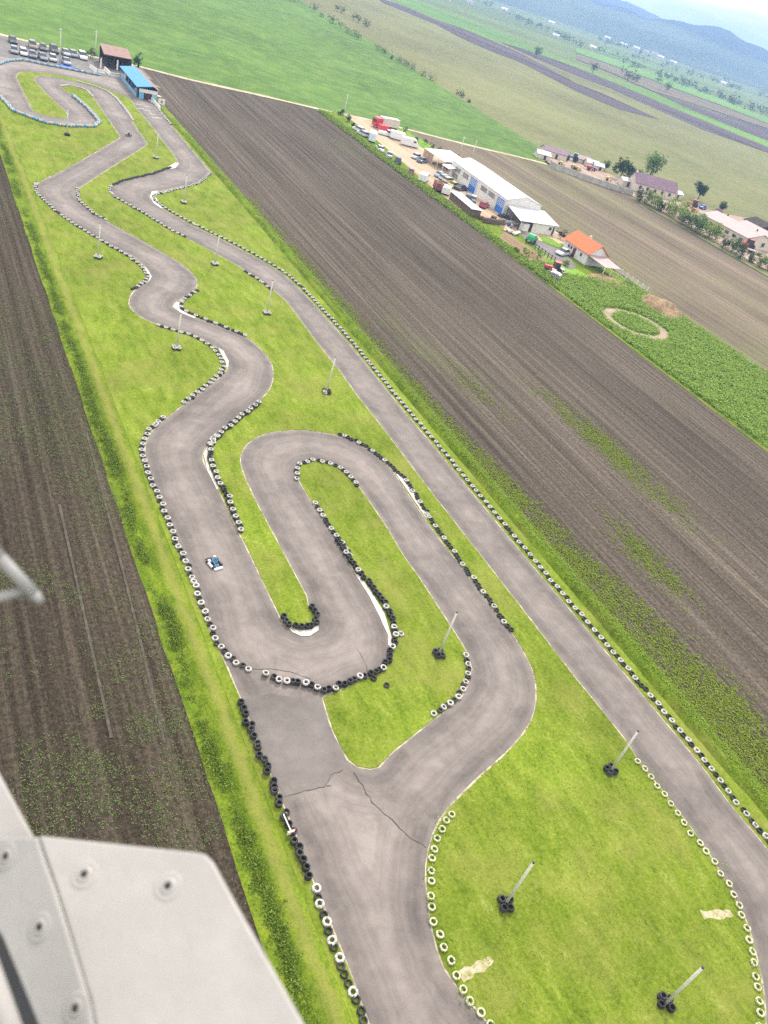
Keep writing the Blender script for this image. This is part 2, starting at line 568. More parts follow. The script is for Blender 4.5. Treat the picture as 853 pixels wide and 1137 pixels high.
def blades(name, pts, hgt, wid, per, mat, lean=0.6, parent=None):
    pts = np.asarray(pts, float)
    n = len(pts) * per
    c = np.repeat(pts, per, axis=0)
    h = np.repeat(np.broadcast_to(hgt, (len(pts),)), per) * RNG.uniform(0.6, 1.3, n)
    ang = RNG.uniform(0, 2 * np.pi, n)
    d = np.c_[np.cos(ang), np.sin(ang), np.zeros(n)]
    q = np.c_[-d[:, 1], d[:, 0], np.zeros(n)]
    c = c + d * (RNG.uniform(0, 0.5, n) * h)[:, None]
    tip = c + d * (h * RNG.uniform(0.1, lean * 1.6, n))[:, None]
    tip[:, 2] += h
    w = q * (wid * RNG.uniform(0.6, 1.4, n))[:, None]
    v = np.stack([c - w, c + w, tip], 1).reshape(-1, 3)
    return np_mesh(name, v, np.arange(n * 3).reshape(-1, 3), mat, parent)


# ------------------------------------------------------------------ traced outlines (photo positions -> ground)
Z1 = dict(s=3.986)
Z6 = dict(s=3.2808, oy=180)
ZB1 = dict(s=4.739, ox=140, oy=280)
ZB2 = dict(s=4.265, ox=140, oy=450)
ZB3 = dict(s=4.739, ox=300, oy=460)
ZB4 = dict(s=3.0464, ox=200, oy=600)
ZB6 = dict(s=3.877, ox=420, oy=640)
Z44 = dict(s=2.0654, ox=440, oy=860)
Z60 = dict(s=3.371, ox=600, oy=700)
ZL = dict(s=2.8625, ox=240, oy=740)

EDGE_LEFT = (GP([(0, 425), (20, 455), (60, 490), (120, 515), (200, 540), (280, 557), (350, 567), (410, 560), (438, 545), (435, 525), (390, 485), (320, 425), (270, 385), (285, 377), (340, 385), (385, 400), (412, 432), (470, 515), (530, 605), (520, 615), (350, 715), (190, 797)], **Z1)
             + GP([(150, 70), (130, 85), (140, 120), (200, 180), (300, 245), (400, 305), (480, 345), (530, 385), (548, 420), (530, 440), (485, 470), (468, 505), (475, 535), (520, 570), (590, 600)], **Z6)
             + GP([(200, 395), (330, 430), (430, 475), (490, 515), (530, 565), (535, 600), (510, 640), (440, 700), (310, 795), (200, 880), (150, 920)], **ZB1)
             + GP([(108, 140), (86, 200), (100, 290), (148, 430), (218, 590), (286, 750), (364, 940)], **ZB2)
             + [G(232, 700), G(247, 731.3), G(267, 777.3)]
             + GP([(85, 130), (160, 320), (230, 490), (300, 670), (370, 840), (430, 990), (480, 1137)], **ZL)
             + [G(450, 1250), G(500, 1400)])
EDGE_RIGHT = (GP([(600, 410), (660, 440), (720, 510), (790, 590), (853, 665)], **Z1)
              + [G(233.7, 188.7), G(234, 192.2), G(219.5, 202.9), G(195, 209), G(176.8, 213.5), G(167.6, 216.6), G(170.7, 224.2), G(186, 234.9), G(213.4, 250), G(260, 273), G(320, 308.5), G(387.2, 380), G(400, 395.8), G(451.9, 460), G(480, 492.7), G(600, 637.8), G(653.4, 700), G(718.7, 777), G(778, 848.3), G(813.6, 895.8), G(853, 943.2)]
              + [G(890, 1000), G(915, 1080), G(915, 1180), G(880, 1290), G(820, 1400)])
IN_A = (GP([(105, 319), (200, 325), (330, 347), (430, 375), (520, 412), (575, 440), (600, 475), (660, 548), (720, 625), (770, 690), (785, 720), (770, 738), (740, 740), (640, 772)], **Z1)
        + GP([(450, 65), (412, 80), (398, 98), (420, 125), (500, 175), (600, 232), (680, 278), (760, 320), (853, 372)], **Z6)
        + [G(270.8, 300), G(302.5, 322.2), G(320, 338), G(351.2, 380), G(375.2, 410.3), G(400, 444.4), G(412.9, 460), G(480, 548.6), G(551.5, 640), G(600, 703), G(640, 755), G(665.3, 786), G(697.9, 827.6), G(708.3, 845.4), G(739.4, 883.9), G(769, 922.5), G(792.8, 958), G(808, 985.9), G(827.3, 1022), G(839.4, 1063), G(846.7, 1102), G(849, 1137)]
        + [G(845, 1180), G(820, 1240), G(760, 1290), G(680, 1300), G(600, 1250), G(560, 1180)]
        + GP([(215, 572), (150, 500), (110, 440), (85, 360), (73, 280), (70, 210), (85, 140), (120, 80), (200, 0)], **Z44)
        + GP([(560, 755), (640, 660), (675, 580), (683, 490), (665, 400), (620, 310), (575, 240), (540, 200), (400, 10)], **ZB6)
        + GP([(845, 590), (645, 295), (560, 215), (480, 160), (400, 120), (300, 100), (160, 82), (0, 95)], **ZB3)
        + GP([(630, 145), (570, 185), (540, 240), (545, 300), (600, 430), (700, 620), (853, 905)], **ZB2)
        + GP([(430, 215), (460, 262), (450, 290), (400, 305), (360, 285), (340, 260), (215, 0)], **ZB4)
        + GP([(540, 610), (440, 400), (380, 290), (368, 240), (385, 190), (440, 140), (600, 15)], **ZB2)
        + GP([(700, 790), (760, 720), (778, 640), (760, 570), (700, 500), (630, 445), (500, 390), (370, 345), (290, 315), (248, 290), (265, 265), (330, 225), (370, 190), (378, 155), (350, 110), (290, 60), (190, 0)], **ZB1)
        + GP([(480, 265), (390, 215), (320, 170), (285, 135), (278, 110), (300, 90), (440, 0)], **Z6)
        + GP([(655, 640), (640, 615), (590, 540), (560, 480), (520, 430), (470, 403), (400, 380), (270, 347), (175, 338), (150, 352), (200, 410), (290, 495), (297, 512), (285, 522), (200, 512), (145, 485), (78, 350), (82, 328)], **Z1))
ISLAND = (GP([(145, 330), (140, 290), (170, 260), (230, 245), (310, 258), (380, 295), (470, 390), (600, 580), (700, 745)], **ZB3)
          + GP([(170, 0), (300, 200), (380, 330), (400, 400), (385, 460), (340, 535), (230, 620), (60, 755), (0, 820)], **ZB6)
          + GP([(490, 325), (450, 318), (420, 295), (375, 210), (340, 100)], **ZL)
          + GP([(490, 530), (600, 482), (690, 440), (715, 380), (715, 330), (690, 260), (600, 120), (530, 0)], **ZB4)
          + [G(389.7, 617.2), G(346.4, 557)])

eL = smooth_poly(EDGE_LEFT)
eR = smooth_poly(EDGE_RIGHT)
eR[:, 0] = np.minimum(eR[:, 0], 53.5)
eI = smooth_poly(IN_A, closed=True)
eB = smooth_poly(ISLAND, closed=True)

# ------------------------------------------------------------------ ground and fields
sheet('ground', [(-3500, -1500), (7000, -1500), (7000, 6400), (-3500, 6400)], -0.5, M['far'])

# grid sheet helper for verges with a cross profile


def strip_grid(name, xs, zs, y0, y1, dy, mat, wob=0.12, seed=0):
    ys = np.arange(y0, y1 + dy, dy)
    X, Y = np.meshgrid(np.array(xs, float), ys)
    Z = np.broadcast_to(np.array(zs, float), X.shape).copy()
    inner = np.ones(len(xs))
    inner[0] = inner[-1] = 0
    Z += (vnoise(X, Y, 1.3, seed) - 0.5) * wob * inner
    X = X + (vnoise(X * 0 + Y, Y * 0.3, 5, seed + 1) - 0.5) * 0.5 * inner
    v = np.c_[X.ravel(), Y.ravel(), Z.ravel()]
    k = len(xs)
    i = np.arange((len(ys) - 1) * k).reshape(-1, k)[:, :-1].ravel()
    o = np_mesh(name, v, np.c_[i, i + 1, i + k + 1, i + k], mat, smooth=True)
    return tag(o, kind='structure')


def field_grid(name, x0, x1, y0, y1, dx, dy, mat, amp=0.06, top=None):
    xs = np.arange(x0, x1 + 1e-6, dx)
    ys = np.linspace(y0, y1, int((y1 - y0) / dy) + 1)
    X, Y = np.meshgrid(xs, ys)
    if top is not None:
        T = np.interp(xs, top[0], top[1])
        Y = y0 + (Y - y0) / (y1 - y0) * (T[None, :] - y0)
    Z = (vnoise(X, Y * 0.2, 0.8, 5) - 0.5) * amp - 0.01
    v = np.c_[X.ravel(), Y.ravel(), Z.ravel()]
    k = len(xs)
    i = np.arange((len(ys) - 1) * k).reshape(-1, k)[:, :-1].ravel()
    o = np_mesh(name, v, np.c_[i, i + 1, i + k + 1, i + k], mat, smooth=True)
    return tag(o, kind='structure')


field_grid('left_field', -70, 14.6, -25, 256, 0.4, 2.5, M['soil_left'])
field_grid('plowed_field', 56.1, 110.8, -25, 254, 0.4, 2.5, M['soil_right'], top=((56.1, 111), (253, 244.6)))
strip_grid('right_verge', [53.3, 53.8, 54.05, 54.2, 54.45, 54.7, 55.1, 55.6, 56.3], [-0.05, -0.03, -0.1, -0.35, -0.35, 0.0, 0.25, 0.15, -0.02], -25, 236, 0.8, M['verge'], seed=3)
strip_grid('left_verge', [14.3, 14.9, 15.4, 15.7, 16.0, 16.4, 17.0, 17.7], [-0.02, 0.04, -0.05, -0.2, -0.1, 0.05, 0.04, 0.03], -25, 200, 0.8, left_verge_mat(), seed=9)

# asphalt: one fine sheet that knows its distance to the nearest kerb
gx = np.arange(12.0, 60.01, 0.6)
gy = np.arange(-20.0, 232.01, 0.6)
X, Y = np.meshgrid(gx, gy)
P = np.c_[X.ravel(), Y.ravel()]
allseg = []
for e, cl in ((eL, 0), (eR, 0), (eI, 1), (eB, 1)):
    q = np.roll(e, -1, axis=0) if cl else e[1:]
    a = e if cl else e[:-1]
    allseg.append(np.c_[a, q])
S = np.concatenate(allseg)
D = np.full(len(P), 1e9)
for a0 in range(0, len(S), 40):
    s = S[a0:a0 + 40]
    d = s[:, 2:] - s[:, :2]
    L2 = (d * d).sum(1) + 1e-9
    r = P[:, None, :] - s[None, :, :2]
    t = np.clip((r * d).sum(2) / L2, 0, 1)
    dd = np.linalg.norm(r - t[..., None] * d, axis=2).min(1)
    D = np.minimum(D, dd)
k = len(gx)
i = np.arange((len(gy) - 1) * k).reshape(-1, k)[:, :-1].ravel()
fc = np.c_[i, i + 1, i + k + 1, i + k]
mid = P[fc].mean(1)
fc = fc[(mid[:, 0] < 53.7) & ((mid[:, 0] > 17.3) | (mid[:, 1] > 188))]
trk = np_mesh('asphalt_track', np.c_[P, np.zeros(len(P)) + 0.012], fc, M['asphalt'])
trk.data.attributes.new('edge', 'FLOAT', 'POINT').data.foreach_set('value', D.astype(np.float32))
trk['kind'] = 'structure'
sheet('parking_lot', [(-60, 231.9), (60, 231.9), (59.6, 252.4), (40, 256.6), (24, 258.6), (-60, 268)], 0.008, M['lot'])

# lawns, a few centimetres proud of the asphalt
sheet('infield_lawn', eI, 0.05, M['lawn'], 0.06)
sheet('island_lawn', eB, 0.05, M['lawn'], 0.06)
left_poly = list(map(tuple, eL)) + [(19.0, -25), (17.5, -25), (17.5, 150), (17.0, 180), (10, 200), (0, 215)]
sheet('left_lawn', left_poly, 0.05, M['lawn'], 0.06)
right_poly = list(map(tuple, eR)) + [(53.95, -25), (53.95, -10), (53.95, 225), (53.0, 232), (52.0, 234)]
sheet('right_lawn', right_poly, 0.05, M['lawn'], 0.06)

# painted edge lines, kerb aprons, cracks, patches
mb = MB()
for e, sgn in ((eI, -1), (eB, -1)):
    area = 0.5 * np.sum(e[:, 0] * np.roll(e[:, 1], -1) - np.roll(e[:, 0], -1) * e[:, 1])
    sg = -1 if area > 0 else 1
    ribbon_mesh(mb, np.r_[e, e[:1]], 0.13, 0.020, sg * 0.065, 0.5)
ribbon_mesh(mb, eL, 0.13, 0.020, 0.065, 0.5)
ribbon_mesh(mb, eR, 0.13, 0.020, -0.065, 0.5)
tag(mb.build('edge_line', M['line']), kind='structure')

KERBS = [GP(q, **z) for q, z in (
    ([(648, 296), (668, 296), (750, 405), (832, 545), (822, 552), (735, 420)], ZB3),
    ([(594, 118), (606, 116), (640, 165), (690, 245), (716, 330), (716, 360), (704, 356), (702, 320), (675, 260), (640, 190)], ZB4),
    ([(356, 284), (372, 300), (405, 307), (445, 302), (468, 285), (468, 305), (440, 324), (410, 325), (380, 312)], ZB4),
    ([(246, 288), (262, 266), (285, 262), (280, 290), (300, 312), (370, 342), (360, 350), (290, 322)], ZB1),
    ([(84, 75), (112, 90), (136, 130), (118, 158), (124, 132), (104, 100)], ZB1),
    ([(486, 505), (512, 520), (540, 575), (538, 605), (525, 612), (526, 580), (505, 545)], ZB1),
    ([(372, 250), (366, 235), (386, 190), (440, 140), (444, 150), (398, 196), (384, 240), (392, 290), (440, 395), (430, 400), (384, 310)], ZB2),
    ([(548, 125), (552, 108), (575, 105), (566, 125), (580, 150), (600, 168), (585, 168), (560, 150)], Z6),
    ([(612, 18), (640, 2), (652, 6), (640, 22), (622, 26)], Z6))]
mb = MB()
for q in KERBS:
    n = len(q)
    bm_pts = [(p[0], p[1], 0.055) for p in q]
    mb.add(bm_pts, [tuple(range(n))])
tag(mb.build('kerb_apron', M['kerb']), kind='structure')

sheet('asphalt_patch', [G(*q) for q in ((269.7, 777), (300, 770), (330, 775), (358, 775), (371, 813), (384, 840), (386, 850), (370, 862), (362, 873), (316, 884), (296, 852))], 0.017, M['patch'])
mb = MB()
for c, w in (([(393, 858), (402, 872), (415, 893), (428, 905), (440, 915), (457, 932), (464, 934), (474, 942)], 0.065),
             ([(316, 884), (340, 879), (362, 873), (366, 862), (384, 853)], 0.05), ([(362, 873), (371, 872)], 0.05),
             ([(280, 743), (308, 743), (331, 749), (347, 756)], 0.05), ([(409, 752), (405, 735), (395, 718)], 0.03)):
    ribbon_mesh(mb, resample([G(*q) for q in c], 0.35) + RNG.normal(0, 0.035, (len(resample([G(*q) for q in c], 0.35)), 2)), w, 0.024, 0.0, 0.6)
tag(mb.build('asphalt_crack', M['crack']), kind='structure')
mb = MB()
for c, w in (([(511, 1085), (522, 1079), (534, 1073), (548, 1064)], 0.55), ([(779, 1016), (795, 1016), (816, 1014)], 0.5)):
    ribbon_mesh(mb, resample([G(*q) for q in c], 0.3), w, 0.056, 0.0, 0.5)
tag(mb.build('bare_earth_mark', M['sandmark']), kind='structure')
mb = MB()
for x, y in ((600, 460), (612, 478), (640, 488), (660, 503), (672, 518), (640, 470), (690, 520), (480, 358), (500, 365)):
    a = np.array(G(x / 3.986, y / 3.986)[:2])
    b = np.array(G((x + 28) / 3.986, (y + 5) / 3.986)[:2])
    ribbon_mesh(mb, np.array([a, (a + b) / 2, b]), 0.3, 0.022)
tag(mb.build('grid_marking', M['kerb']), kind='structure')

mb = MB()
for c in ([(66, 560), (84, 640), (104, 730), (124, 820)], [(96, 480), (128, 600), (158, 720), (184, 830)]):
    q = resample(smooth_poly([G(*z) for z in c], 0.5), 0.4)
    ribbon_mesh(mb, q, 0.20, 0.035, 0.0, 0.25)
tag(mb.build('wheel_track', paint_worn('wheel_track', (0.085, 0.072, 0.054), (0.047, 0.039, 0.028), 0.46, 0.66, 1.4)), kind='structure')

# roads and fields beyond
ROAD = [(-60, 272), G(0, 38), G(60, 53), G(110, 64), G(159, 75), G(214, 89), G(290, 106), G(367, 124), G(410, 133), G(454, 144), G(520, 161), G(575, 174), G(607, 182)]
rp = smooth_poly(ROAD, 3.0)
nrm = np.gradient(rp, axis=0)
nrm /= np.linalg.norm(nrm, axis=1)[:, None]
nrm = np.c_[-nrm[:, 1], nrm[:, 0]]
wv = 1.25 + 0.25 * RNG.uniform(-1, 1, len(rp))
sheet('gravel_road', list(map(tuple, rp + nrm * wv[:, None])) + list(map(tuple, (rp - nrm * wv[:, None])[::-1])), 0.02, M['road'])
sheet('green_field', [(-700, 360), (-60, 273.5)] + [(p[0], p[1] + 1.5) for p in rp[2:]] + [G(612, 172), G(590, 158), G(560, 140), G(530, 121), G(480, 90), G(430, 57), G(390, 33), G(340, 4), (245, 640), (250, 900), (-700, 1000)], -0.02, M['crop'])
sheet('back_field', [(139.5, 40), (138, 108), (140.2, 126), (141.5, 243.5)] + [(p[0], p[1] - 1.2) for p in rp if p[0] > 143] + [G(612, 188), G(650, 199), G(700, 218), G(720, 232), G(740, 243), (207.5, 165), (206, 100), (203, 40)], -0.03, M['soil_back'])
sheet('olive_field', [(205, 30), (211, 250), G(612, 172), G(590, 158), G(560, 140), G(530, 121), G(480, 90), G(430, 57), G(390, 33), G(340, 4), (245, 640), (400, 900), G(470, 5), G(560, 38), G(640, 70), G(740, 108), G(853, 152), G(900, 190), (420, 60), (380, 30)], -0.12, M['olive'])
sheet('green_plot', [(111.3, 40), (111.2, 95), (111.8, 127), (113, 140), (118, 146), (124, 138), (128, 126), (137.5, 127), (138.8, 108), (139.2, 85), (139.5, 40)], 0.0, M['plot'])


def far_poly(name, q, z, mat, s=4.0047, ox=640, oy=50):
    sheet(name, [G(ox + x / s, oy + y / s) for x, y in q], z, mat)


far_poly('dark_field', [(418, -3), (450, 7), (484, 22), (512, 31), (546, 45), (580, 60), (610, 76), (640, 92.5), (670, 104), (705, 120), (732, 132.5), (690, 122), (670, 114), (640, 101), (613, 87), (580, 70), (546, 57), (512, 42), (484, 27), (450, 13), (425, 3)], 0.02, M['soil_dark'], 1, 0, 0)
far_poly('dark_field', [(556, 47), (580, 54), (610, 64), (640, 75), (690, 95.5), (740, 117), (853, 163.6), (900, 186), (900, 192), (853, 169.4), (780, 143.6), (722, 118), (680, 98.7), (640, 83.7), (610, 71), (580, 58)], 0.05, M['soil_dark'], 1, 0, 0)
far_poly('bright_meadow', [(425, -6), (460, 0), (520, 22), (570, 42), (640, 72), (690, 91), (727, 103), (770, 123), (853, 157), (853, 163), (740, 116), (690, 95), (640, 74.5), (580, 53.5), (556, 46.5), (546, 44.5), (512, 30.5), (484, 21.5), (450, 6.5)], -0.04, M['bright'], 1, 0, 0)
far_poly('dark_field', [(350, 212), (440, 240), (640, 305), (853, 375), (853, 425), (700, 365), (520, 290), (420, 245)], 0.02, M['soil_dark'])
far_poly('pale_soil_field', [(0, 38), (200, 105), (420, 190), (640, 268), (853, 350), (853, 372), (640, 300), (440, 235), (340, 205), (160, 125), (0, 62)], 0.0, M['soil_back'])
far_poly('bright_meadow', [(0, 10), (120, 45), (330, 115), (500, 180), (700, 262), (853, 325), (853, 348), (640, 266), (420, 186), (200, 102), (0, 34)], -0.04, M['bright'])
far_poly('bright_meadow', [(100, 5), (420, 120), (545, 165), (540, 172), (400, 128), (90, 15)], -0.04, M['bright'])

# ------------------------------------------------------------------ yard of the workshop, farm yard
sheet('workshop_yard', [G(386, 126), G(398, 131), G(420, 137), G(432, 141), G(452, 152), G(470, 158), G(492, 172), G(505, 178), (140, 190), (140, 160), (139, 147), (128, 147), (117, 158), (112.6, 166), (111.6, 200), (112.4, 238)], 0.024, M['dirt'])
sheet('sand_lot', GP([(0, 380), (60, 420), (160, 500), (330, 600), (520, 740), (380, 800), (220, 720), (60, 600), (-60, 480)], s=10.66, ox=560, oy=220), 0.035, M['straw'])
sheet('asphalt_lane', GP([(180, 370), (260, 420), (400, 500), (640, 600), (800, 740), (853, 830), (760, 840), (600, 740), (400, 600), (230, 480)], s=10.66, ox=560, oy=220), 0.045, M['lot'])
sheet('grass_patch', [G(437, 142.5), G(452, 146), G(492, 170), G(484, 171), G(466, 163), G(440, 151)], 0.05, M['plot'])
sheet('yard_grass', GP([(395, 440), (560, 480), (680, 560), (640, 590), (470, 520)], s=10.66, ox=560, oy=220), 0.05, M['plot'])
sheet('rough_ground', [(110.5, 110), (128, 118), (139.5, 122), (141.5, 243), (111, 246)], -0.015, M['verge'])
tag(sheet('field_margin', [G(378, 124), G(390, 133), G(430, 165), G(470, 200), G(520, 240), G(565, 275), G(600, 300), G(640, 330), (113.5, 127), (112.0, 100), (111, 40), (109.8, 40), (110.2, 100), (110.6, 160), (111.6, 205), (112.0, 244)], 0.03, M['verge']))
sheet('farm_yard', [G(606, 178), G(612, 170), G(640, 175), G(664, 186), G(690, 200), G(745, 222), G(800, 236), G(853, 247), (246, 150), (214, 138), (213, 180), (215, 205), (206, 219), (194, 229)], 0.0, M['pinkdirt'])
ring_o = [G(705 + 0, 359)]
cx0, cy0 = G(705, 360)[:2]
q4 = [G(668, 344), G(742, 375), G(720, 349), G(690, 372)]


def ring_sheet(name, mat, z, r0, r1):
    a0, a1 = np.array(G(669, 345)[:2]), np.array(G(742, 374)[:2])
    c = (a0 + a1) / 2
    rr = np.linalg.norm(a1 - a0) / 2
    mb = MB()
    n = 48
    jit = [1 + 0.04 * math.sin(3 * t) for t in range(n)]
    vs = [(c[0] + rr * r * math.cos(2 * math.pi * i / n) * jit[i], c[1] + rr * r * math.sin(2 * math.pi * i / n) * jit[i], z) for r in (r0, r1) for i in range(n)]
    mb.add(vs, [(i, (i + 1) % n, n + (i + 1) % n, n + i) for i in range(n)])
    return tag(mb.build(name, mat), kind='structure')


ring_sheet('ring_path', M['pinkdirt'], 0.03, 0.74, 1.0)

# ------------------------------------------------------------------ tyres


def tyre_mesh(name, mat, R0=0.29, w=0.2, seg=20, sc=0.88):
    prof = [(0.165, 0.02), (0.19, 0.0), (0.25, 0.0), (R0 - 0.015, 0.025), (R0, 0.06), (R0, w - 0.06), (R0 - 0.015, w - 0.025), (0.25, w), (0.19, w), (0.165, w - 0.02), (0.18, w - 0.06), (0.18, 0.06)]
    n = len(prof)
    vs, fs = [], []
    for i in range(seg):
        a = 2 * math.pi * i / seg
        for r, z in prof:
            vs.append((r * math.cos(a), r * math.sin(a), z))
    for i in range(seg):
        for j in range(n):
            fs.append((i * n + j, ((i + 1) % seg) * n + j, ((i + 1) % seg) * n + (j + 1) % n, i * n + (j + 1) % n))
    vs = [tuple(c * sc for c in q) for q in vs]
    me = bpy.data.meshes.new(name)
    me.from_pydata(vs, [], fs)
    me.materials.append(mat)
    me.shade_smooth()
    return me


TY = {'w': [tyre_mesh('tyre', M['whitetyre']), tyre_mesh('tyre', M['whitetyre'], 0.32, 0.22)],
      'W': [tyre_mesh('tyre', M['whitetyre'], 0.33, 0.22)],
      'c': [tyre_mesh('tyre', M['creamtyre']), tyre_mesh('tyre', M['creamtyre'], 0.30, 0.18)],
      'b': [tyre_mesh('tyre', M['rubber']), tyre_mesh('tyre', M['rubberdust'], 0.28, 0.19), tyre_mesh('tyre', M['rubber'], 0.27, 0.18)],
      't': [tyre_mesh('tyre', M['teal'], seg=10)], 'Q': [tyre_mesh('tyre', M['whitetyre'], sc=1.3)], 'U': [tyre_mesh('tyre', M['teal'], sc=1.3)]}
KIND = {'w': 'white painted', 'W': 'wide white painted', 'c': 'faded cream painted', 'b': 'black unpainted', 't': 'blue painted', 'Q': 'big white', 'U': 'big blue'}
tyres = []     # (x, y, z, code, label place, group)


def row(pts, pat, place, group, layers=1, step=0.49, jit=0.065, second=None):
    q = resample(pts, step)
    tn = np.gradient(q, axis=0)
    tn /= np.linalg.norm(tn, axis=1)[:, None] + 1e-9
    for i, (x, y) in enumerate(q):
        c = pat[i % len(pat)]
        if random.random() < 0.07 and len(set(pat)) > 1 and 't' not in pat:
            c = random.choice(pat)
        dx, dy = random.gauss(0, jit), random.gauss(0, jit)
        for l in range(layers):
            cc = c if l == layers - 1 else 'b'
            tyres.append((x + dx + 0.3 * l * random.gauss(0, jit), y + dy, 0.04 + 0.175 * l, cc, place, group))
        if second:
            tyres.append((x - tn[i, 1] * second + random.gauss(0, 0.08), y + tn[i, 0] * second + random.gauss(0, 0.08), 0.045, 'b', place, group))


r1 = GP([(75, 125), (100, 185), (120, 225), (145, 290), (165, 345), (200, 430), (225, 500), (255, 575), (300, 690)], **ZL)
row(r1, 'b', 'in the row left of the patched asphalt', 'black tyre row left of the patched asphalt', layers=2, jit=0.09)
row(GP([(315, 714), (352, 832), (400, 960), (450, 1080), (478, 1137), (500, 1190)], **ZL), 'Wb', 'in the alternating row nearest the aircraft', 'alternating tyre row nearest the aircraft')
row(GP([(175, 62), (140, 90), (105, 122), (82, 175), (75, 225), (90, 282), (130, 390), (180, 500), (235, 640), (290, 770), (340, 900), (400, 1050)], **ZB2) + GP([(120, 345), (165, 395), (205, 427), (245, 452)], **ZB4), 'wb', 'in the long row between the kart lane and the left verge', 'tyre row along the left verge')
row(GP([(290, 465), (340, 478), (390, 485), (440, 497), (480, 512)], **ZB4), 'wbwwbb', 'in the row closing the gap below the lower hairpin', 'tyre row closing the lower hairpin', layers=2)
row(GP([(482, 513), (520, 505), (545, 490), (580, 480), (620, 465), (660, 450), (685, 440), (705, 405), (715, 370), (728, 335), (722, 290), (703, 240), (672, 190), (640, 150), (590, 95), (530, 0)], **ZB4), 'bbwbb', 'in the wall round the outside of the lower hairpin', 'tyre wall round the lower hairpin', layers=2)
row(GP([(420, 745), (385, 690), (320, 610), (270, 525), (225, 465)], **ZB3), 'wb', 'in the row on the long grass island, left side', 'tyre row on the left side of the long island')
row(GP([(140, 345), (138, 300), (150, 270), (185, 250), (230, 245), (275, 250), (320, 262), (390, 300), (440, 355), (462, 388)], **ZB3), 'wb', 'in the arc capping the long grass island', 'tyre arc capping the long island')
row(GP([(350, 262), (358, 278), (372, 292), (400, 300), (440, 297), (460, 282), (463, 262), (450, 240), (435, 222)], **ZB4), 'b', 'in the arc round the tip of the narrow grass tongue', 'black tyre arc at the grass tongue', layers=2)
row(GP([(365, 110), (430, 135), (520, 180), (600, 245), (650, 285), (710, 345), (760, 420), (845, 560)], **ZB3) + GP([(400, 5), (450, 70), (500, 140), (555, 215), (575, 240)], **ZB6), 'bwbb', 'in the row along the outer edge of the upper hairpin lane', 'tyre row along the upper hairpin lane')
row(GP([(375, 345), (388, 400), (380, 450), (340, 520), (280, 565), (225, 605)], **ZB6), 'wb', 'in the row inside the bend beside the long island pole', 'tyre row on the right bend of the long island')
row(GP([(125, 92), (100, 135), (85, 175), (78, 240), (80, 280), (87, 340), (105, 390), (135, 465), (180, 540), (210, 572), (240, 610)], **Z44), 'c', 'half sunk in grass on the left rim of the grass oval', 'cream tyres on the left rim of the oval', step=0.78)
row(GP([(362, 495), (420, 565), (460, 615), (500, 672), (550, 745), (600, 805), (650, 870)], **Z60) + GP([(730, 210), (770, 275), (800, 350), (820, 430), (828, 520), (830, 572), (826, 620)], **Z44), 'c', 'among weeds on the right rim of the grass oval', 'cream tyres on the right rim of the oval', step=0.78)
rr = np.array([q for q in eR if 15 < q[1] < 230 and q[1] < 150])
tn = np.gradient(rr, axis=0)
tn /= np.linalg.norm(tn, axis=1)[:, None]
off = rr + np.c_[-tn[:, 1], tn[:, 0]] * 0.55
row([tuple(p) for p in off] + [G(870, 957)], 'wb', 'in the long row outside the straight by the ditch', 'tyre row outside the straight')
row(GP([(620, 20), (560, 42), (500, 56), (450, 68), (412, 84)], **Z6), 'b', 'in the short black row at the sharp corner', 'black tyre row at the sharp corner')
row(GP([(402, 92), (398, 104), (420, 130), (520, 185), (600, 235), (675, 275)], **Z6), 'wb', 'along the inner edge of the straight, far part', 'tyre row on the inner edge of the straight')
row(GP([(630, 105), (700, 150), (770, 205)], **ZB1), 'bbw', 'along the inner edge of the straight, middle part', 'short tyre row on the inner edge of the straight')
row(GP([(130, 75), (132, 110), (200, 178), (270, 228), (400, 306), (470, 345), (518, 385), (538, 415), (525, 440), (485, 466)], **Z6), 'bw', 'along the outside of the upper left bend', 'tyre row outside the upper left bend')
row(GP([(280, 98), (288, 140), (340, 188), (390, 213)], **Z6), 'wb', 'inside the upper left bend', 'tyre row inside the upper left bend')
row(GP([(170, 388), (225, 405), (345, 442), (410, 477), (465, 512), (498, 555), (518, 600), (500, 640), (440, 690), (370, 745), (300, 800)], **ZB1), 'wb', 'along the left of the middle bend', 'tyre row on the left of the middle bend')
row(GP([(375, 205), (320, 238), (288, 270), (290, 300), (340, 328), (460, 373), (550, 408), (630, 443)], **ZB1), 'bbw', 'on the right of the middle bend', 'tyre row on the right of the middle bend')
row(GP([(700, 800), (640, 845), (560, 905), (480, 975), (430, 1020)], **ZB1) + GP([(440, 145), (396, 195), (398, 260), (422, 330), (460, 400), (500, 490), (545, 600)], **ZB2), 'wb', 'in the row between the kart lane and the infield bend', 'tyre row between lane and infield', layers=2)
far_rows = [
    (GP([(0, 430), (60, 494), (200, 547), (300, 562), (420, 562), (443, 543), (392, 485), (322, 425)], **Z1), 'QQU'),
    (GP([(0, 285), (40, 272), (100, 268), (180, 285), (300, 308), (440, 336)], **Z1), 'QU'),
    (GP([(270, 382), (300, 378), (350, 388), (385, 400), (412, 430)], **Z1), 'w'),
    (GP([(340, 360), (420, 382), (480, 407), (520, 440), (560, 490), (590, 535)], **Z1), 'w'),
    (GP([(605, 412), (650, 438), (690, 470), (720, 508), (760, 555)], **Z1), 'wwb'),
    (GP([(768, 42), (722, 80), (640, 102), (582, 118)], **Z6), 'wb')]
for q, pat in far_rows:
    row(q, pat, 'x', 'x', step=0.72 if 'Q' in pat else 0.49)

